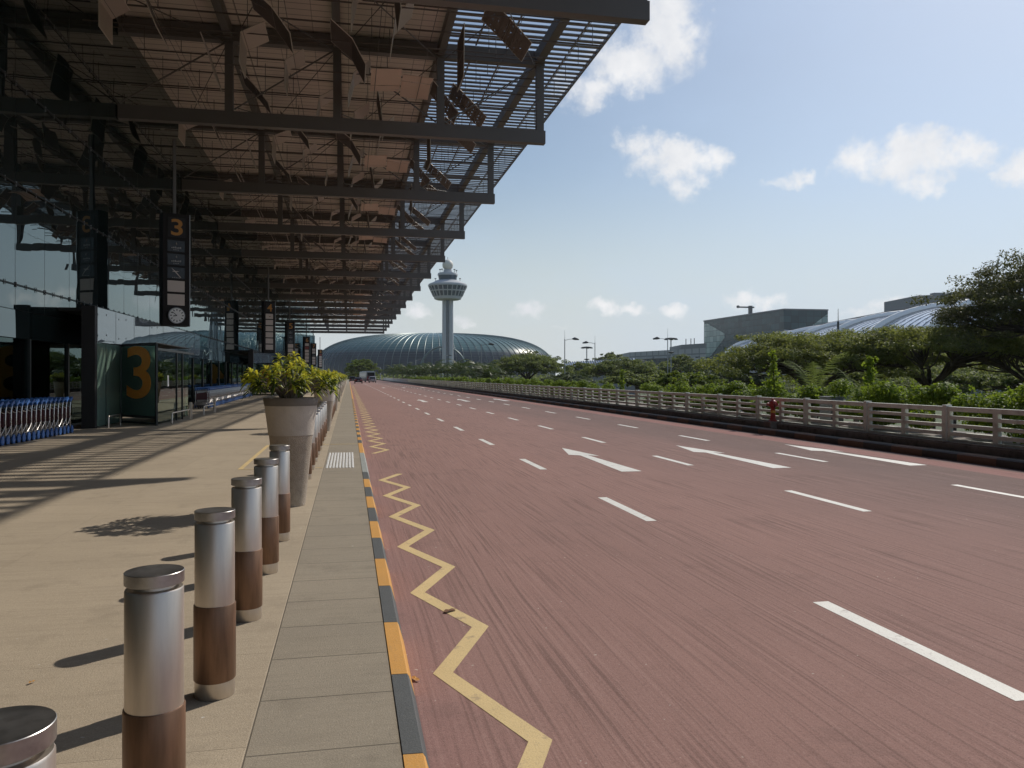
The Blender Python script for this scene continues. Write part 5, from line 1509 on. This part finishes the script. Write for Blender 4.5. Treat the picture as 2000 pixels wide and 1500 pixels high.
for j in range(NA):
    for q in range(1, 9):
        s = j * step + step * q / 9
        k = .988 - .055 * q / 9
        mb.tube([vp(s, R(90) * i / 10, k) for i in range(11)], .13, 4, caps=False)
mb.build('glazing_bars', M['greyblue'], vt)
for j in range(NA + 1):
    mb = MB(); 
    mb.tube([vp(j * step, R(90) * i / 14, 1.01) for i in range(15)], 1.55, 6); mb.build('arch', M['vault_rib'], vt, smooth=60)
mb = MB(); mb.beam(Vector((0, 0, zr + 2.1)) - dirr * 2, dirr * (NA * step) + Vector((0, 0, zr + 2.1)), 3.4, 1.9); mb.build('ridge_beam', M['ridge'], vt)
mb = MB(); p0 = left * 38 - dirr * 1; p1 = left * 38 + dirr * (NA * step); mb.prism_z([(p0.x, p0.y), (p1.x, p1.y), ((p1 - left*60).x, (p1 - left*60).y), ((p0 - left*60).x, (p0 - left*60).y)], 0, zr - 15); mb.build('hall_wall', M['greyblue'], vt)

p, d = XY(1790, 460), 460
g2 = thing('grey_block', (p[0], p[1], GROUND), 'plain grey roof block rising behind the vaulted roof by the tallest tree', 'building')
w = 80 * d / F; h2 = ZZ(577.5, d) - GROUND
mb = MB(); q = [Vector((0, 0, 0)), ex * w - ey * 40 * .4, ex * w + ey * 40, ey * 40]; mb.prism_z([(v.x, v.y) for v in q], 0, h2); mb.build('block', M['greyblock'], g2)
mb = MB(); e = ex * 8; mb.beam(e * 1.2 + ey + Vector((0, 0, h2 + .8)), e * 2.0 + ey + Vector((0, 0, h2 + .8)), 5, 1.6); mb.beam(e * 2.5 + ey - ex + Vector((0, 0, h2 + .9)), e * 3.1 + ey + Vector((0, 0, h2 + .9)), 5, 1.8); mb.build('plant', M['greyblock'], g2)

lb = thing('low_terminal', (*XY(1230, 520), GROUND), 'long low grey terminal block between the umbrella tree and the glass block', 'building')
l0 = Vector((*XY(1230, 520), 0)); l1 = Vector((*XY(1378, 440), 0)) - l0; hl2 = ZZ(688, 520) - GROUND
mb = MB(); z0 = Vector((0, 0, 0)); mb.prism_z([(0, 0), (l1.x, l1.y), ((l1 + ey*60).x, (l1 + ey*60).y), ((ey*60).x, (ey*60).y)], 0, hl2); mb.build('wall_block', M['lowblock'], lb)
mb = MB(); m0 = l1 * .74; mb.prism_z([(m0.x - .4, m0.y + 2), ((l1*1.02).x, (l1*1.02).y + 1), ((l1*1.02 + ey*40).x, (l1*1.02 + ey*40).y), ((m0 + ey*40).x, (m0 + ey*40).y)], hl2 + .02, hl2 + 2.6); mb.build('roof_storey', M['greyblock'], lb)
mb = MB()
for f in (.8, .86, .9): q = l1 * f + ey * 6; mb.tube([(q.x, q.y, hl2 + 2.6), (q.x, q.y, hl2 + 6)], .25, 5)
mb.build('vents', M['lamp_head'], lb)
fl = thing('lower_block', (*XY(1262, 400), GROUND), 'lower grey wing with a pale roof line in front of the long terminal block', 'building')
f1 = Vector((*XY(1350, 372), 0)) - Vector((*XY(1262, 400), 0)); hf2 = ZZ(701, 400) - GROUND
mb = MB(); mb.prism_z([(0, 0), (f1.x, f1.y), ((f1 + ey*25).x, (f1 + ey*25).y), ((ey*25).x, (ey*25).y)], 0, hf2); mb.build('wall_block', M['glassbox'], fl)
mb = MB(); mb.prism_z([(-1, -2), (f1.x + 1, f1.y - 2), ((f1 + ey*25).x + 1, (f1 + ey*25).y), ((ey*25).x - 1, (ey*25).y)], hf2 + .02, hf2 + 1.0); mb.build('roof', M['lowblock'], fl)

# long sloping glass roof in the middle distance
sr = thing('glass_roof_hall', (*XY(1105, 330), GROUND), 'long low hall with striped sloping glass roof right of the dome', 'building')
s0 = Vector((*XY(1105, 330), 0)); s1 = Vector((*XY(1246, 290), 0)) - s0
zl0, zh0 = ZZ(718, 330) - GROUND, ZZ(707.5, 330) - GROUND
mb = MB(); mb2 = MB()
zl1, zh1 = ZZ(711, 290) - GROUND, ZZ(699, 290) - GROUND
NB2 = 30
def rp(f, t): 
    zl = zl0 + (zl1 - zl0) * f; zh = zh0 + (zh1 - zh0) * f
    q = s1 * f + ey * (10 * t); return Vector((q.x, q.y, zl + (zh - zl) * math.sin(t * math.pi / 2)))
for i in range(NB2):
    for k in range(5):
        mb.quad(rp(i/NB2, k/5), rp((i+1)/NB2, k/5), rp((i+1)/NB2, (k+1)/5), rp(i/NB2, (k+1)/5))
    mb2.tube([rp(i/NB2, k/5) + Vector((0, 0, .1)) for k in range(6)], .28, 4, caps=False)
mb.build('roof_glass', M['vault_glass'], sr); mb2.build('glazing_bars', M['ridge'], sr)
mb = MB(); mb.prism_z([(0, 0), (s1.x, s1.y), ((s1 + ey*30).x, (s1 + ey*30).y), ((ey*30).x, (ey*30).y)], 0, zl0 - .05); mb.build('wall_block', M['greyblock'], sr)

# ------------------------------------------------------------------ fallen leaves
def fallen(u, v, z, m, label, s=.05, rz=0.0):
    d = (CAMZ - z) * F / (v - V0); x, y = XY(u, d)
    mb = MB(); pts = []
    for i in range(10):
        a = 2 * math.pi * i / 10; r = s * (1 + .25 * math.cos(2*a) + (.25 if i % 3 == 0 else 0)); pts.append((r * math.cos(a) * 1.3, r * math.sin(a) * .8, .002 + .16 * abs(r * math.sin(a)) + .004 * (i % 2)))
    mb._add(pts + [(0, 0, .006)], [(i, (i+1) % 10, 10) for i in range(10)])
    o = mb.build('fallen_leaf', m); o.location = (x, y, z + .006); o.rotation_euler = (0, 0, rz)
    tag(o, label, 'leaf', 'fallen leaves')
fallen(878, 1195, ROADZ, M['leaf_dry'], 'dark brown dry leaf lying on the yellow zigzag line', .034, .6)
fallen(811, 1329, ROADZ, M['leaf_dry2'], 'small curled orange leaf in the gutter beside the kerb', .022, 2.0)
fallen(62, 1335, 0, M['leaf_dry2'], 'tiny yellowish leaf on the walkway near the nearest bollards', .012, 1.0)

# ------------------------------------------------------------------ haze: thin tropical air between here and the far buildings
hzm, nt, N, L = nodes('haze'); out = N.new('ShaderNodeOutputMaterial'); pv = N.new('ShaderNodeVolumePrincipled')
pv.inputs['Density'].default_value = .00010; pv.inputs['Color'].default_value = (.86, .91, .97, 1); pv.inputs['Anisotropy'].default_value = .35
L.new(pv.outputs[0], out.inputs['Volume'])
hb = MB(); hb.box(-700, 900, -60, 1100, GROUND - 1, 95)
tag(hb.build('haze', hzm), 'pale haze in the air over the whole airport', 'haze', None, 'stuff')

# ------------------------------------------------------------------ render settings
c = scene.cycles
c.use_denoising = True
try: c.denoiser = 'OPENIMAGEDENOISE'
except Exception: pass
c.max_bounces = 7; c.diffuse_bounces = 4; c.glossy_bounces = 4; c.transmission_bounces = 4; c.transparent_max_bounces = 12
c.caustics_reflective = False; c.caustics_refractive = False
c.sample_clamp_indirect = 6.0
c.use_adaptive_sampling = True; c.adaptive_threshold = 0.015
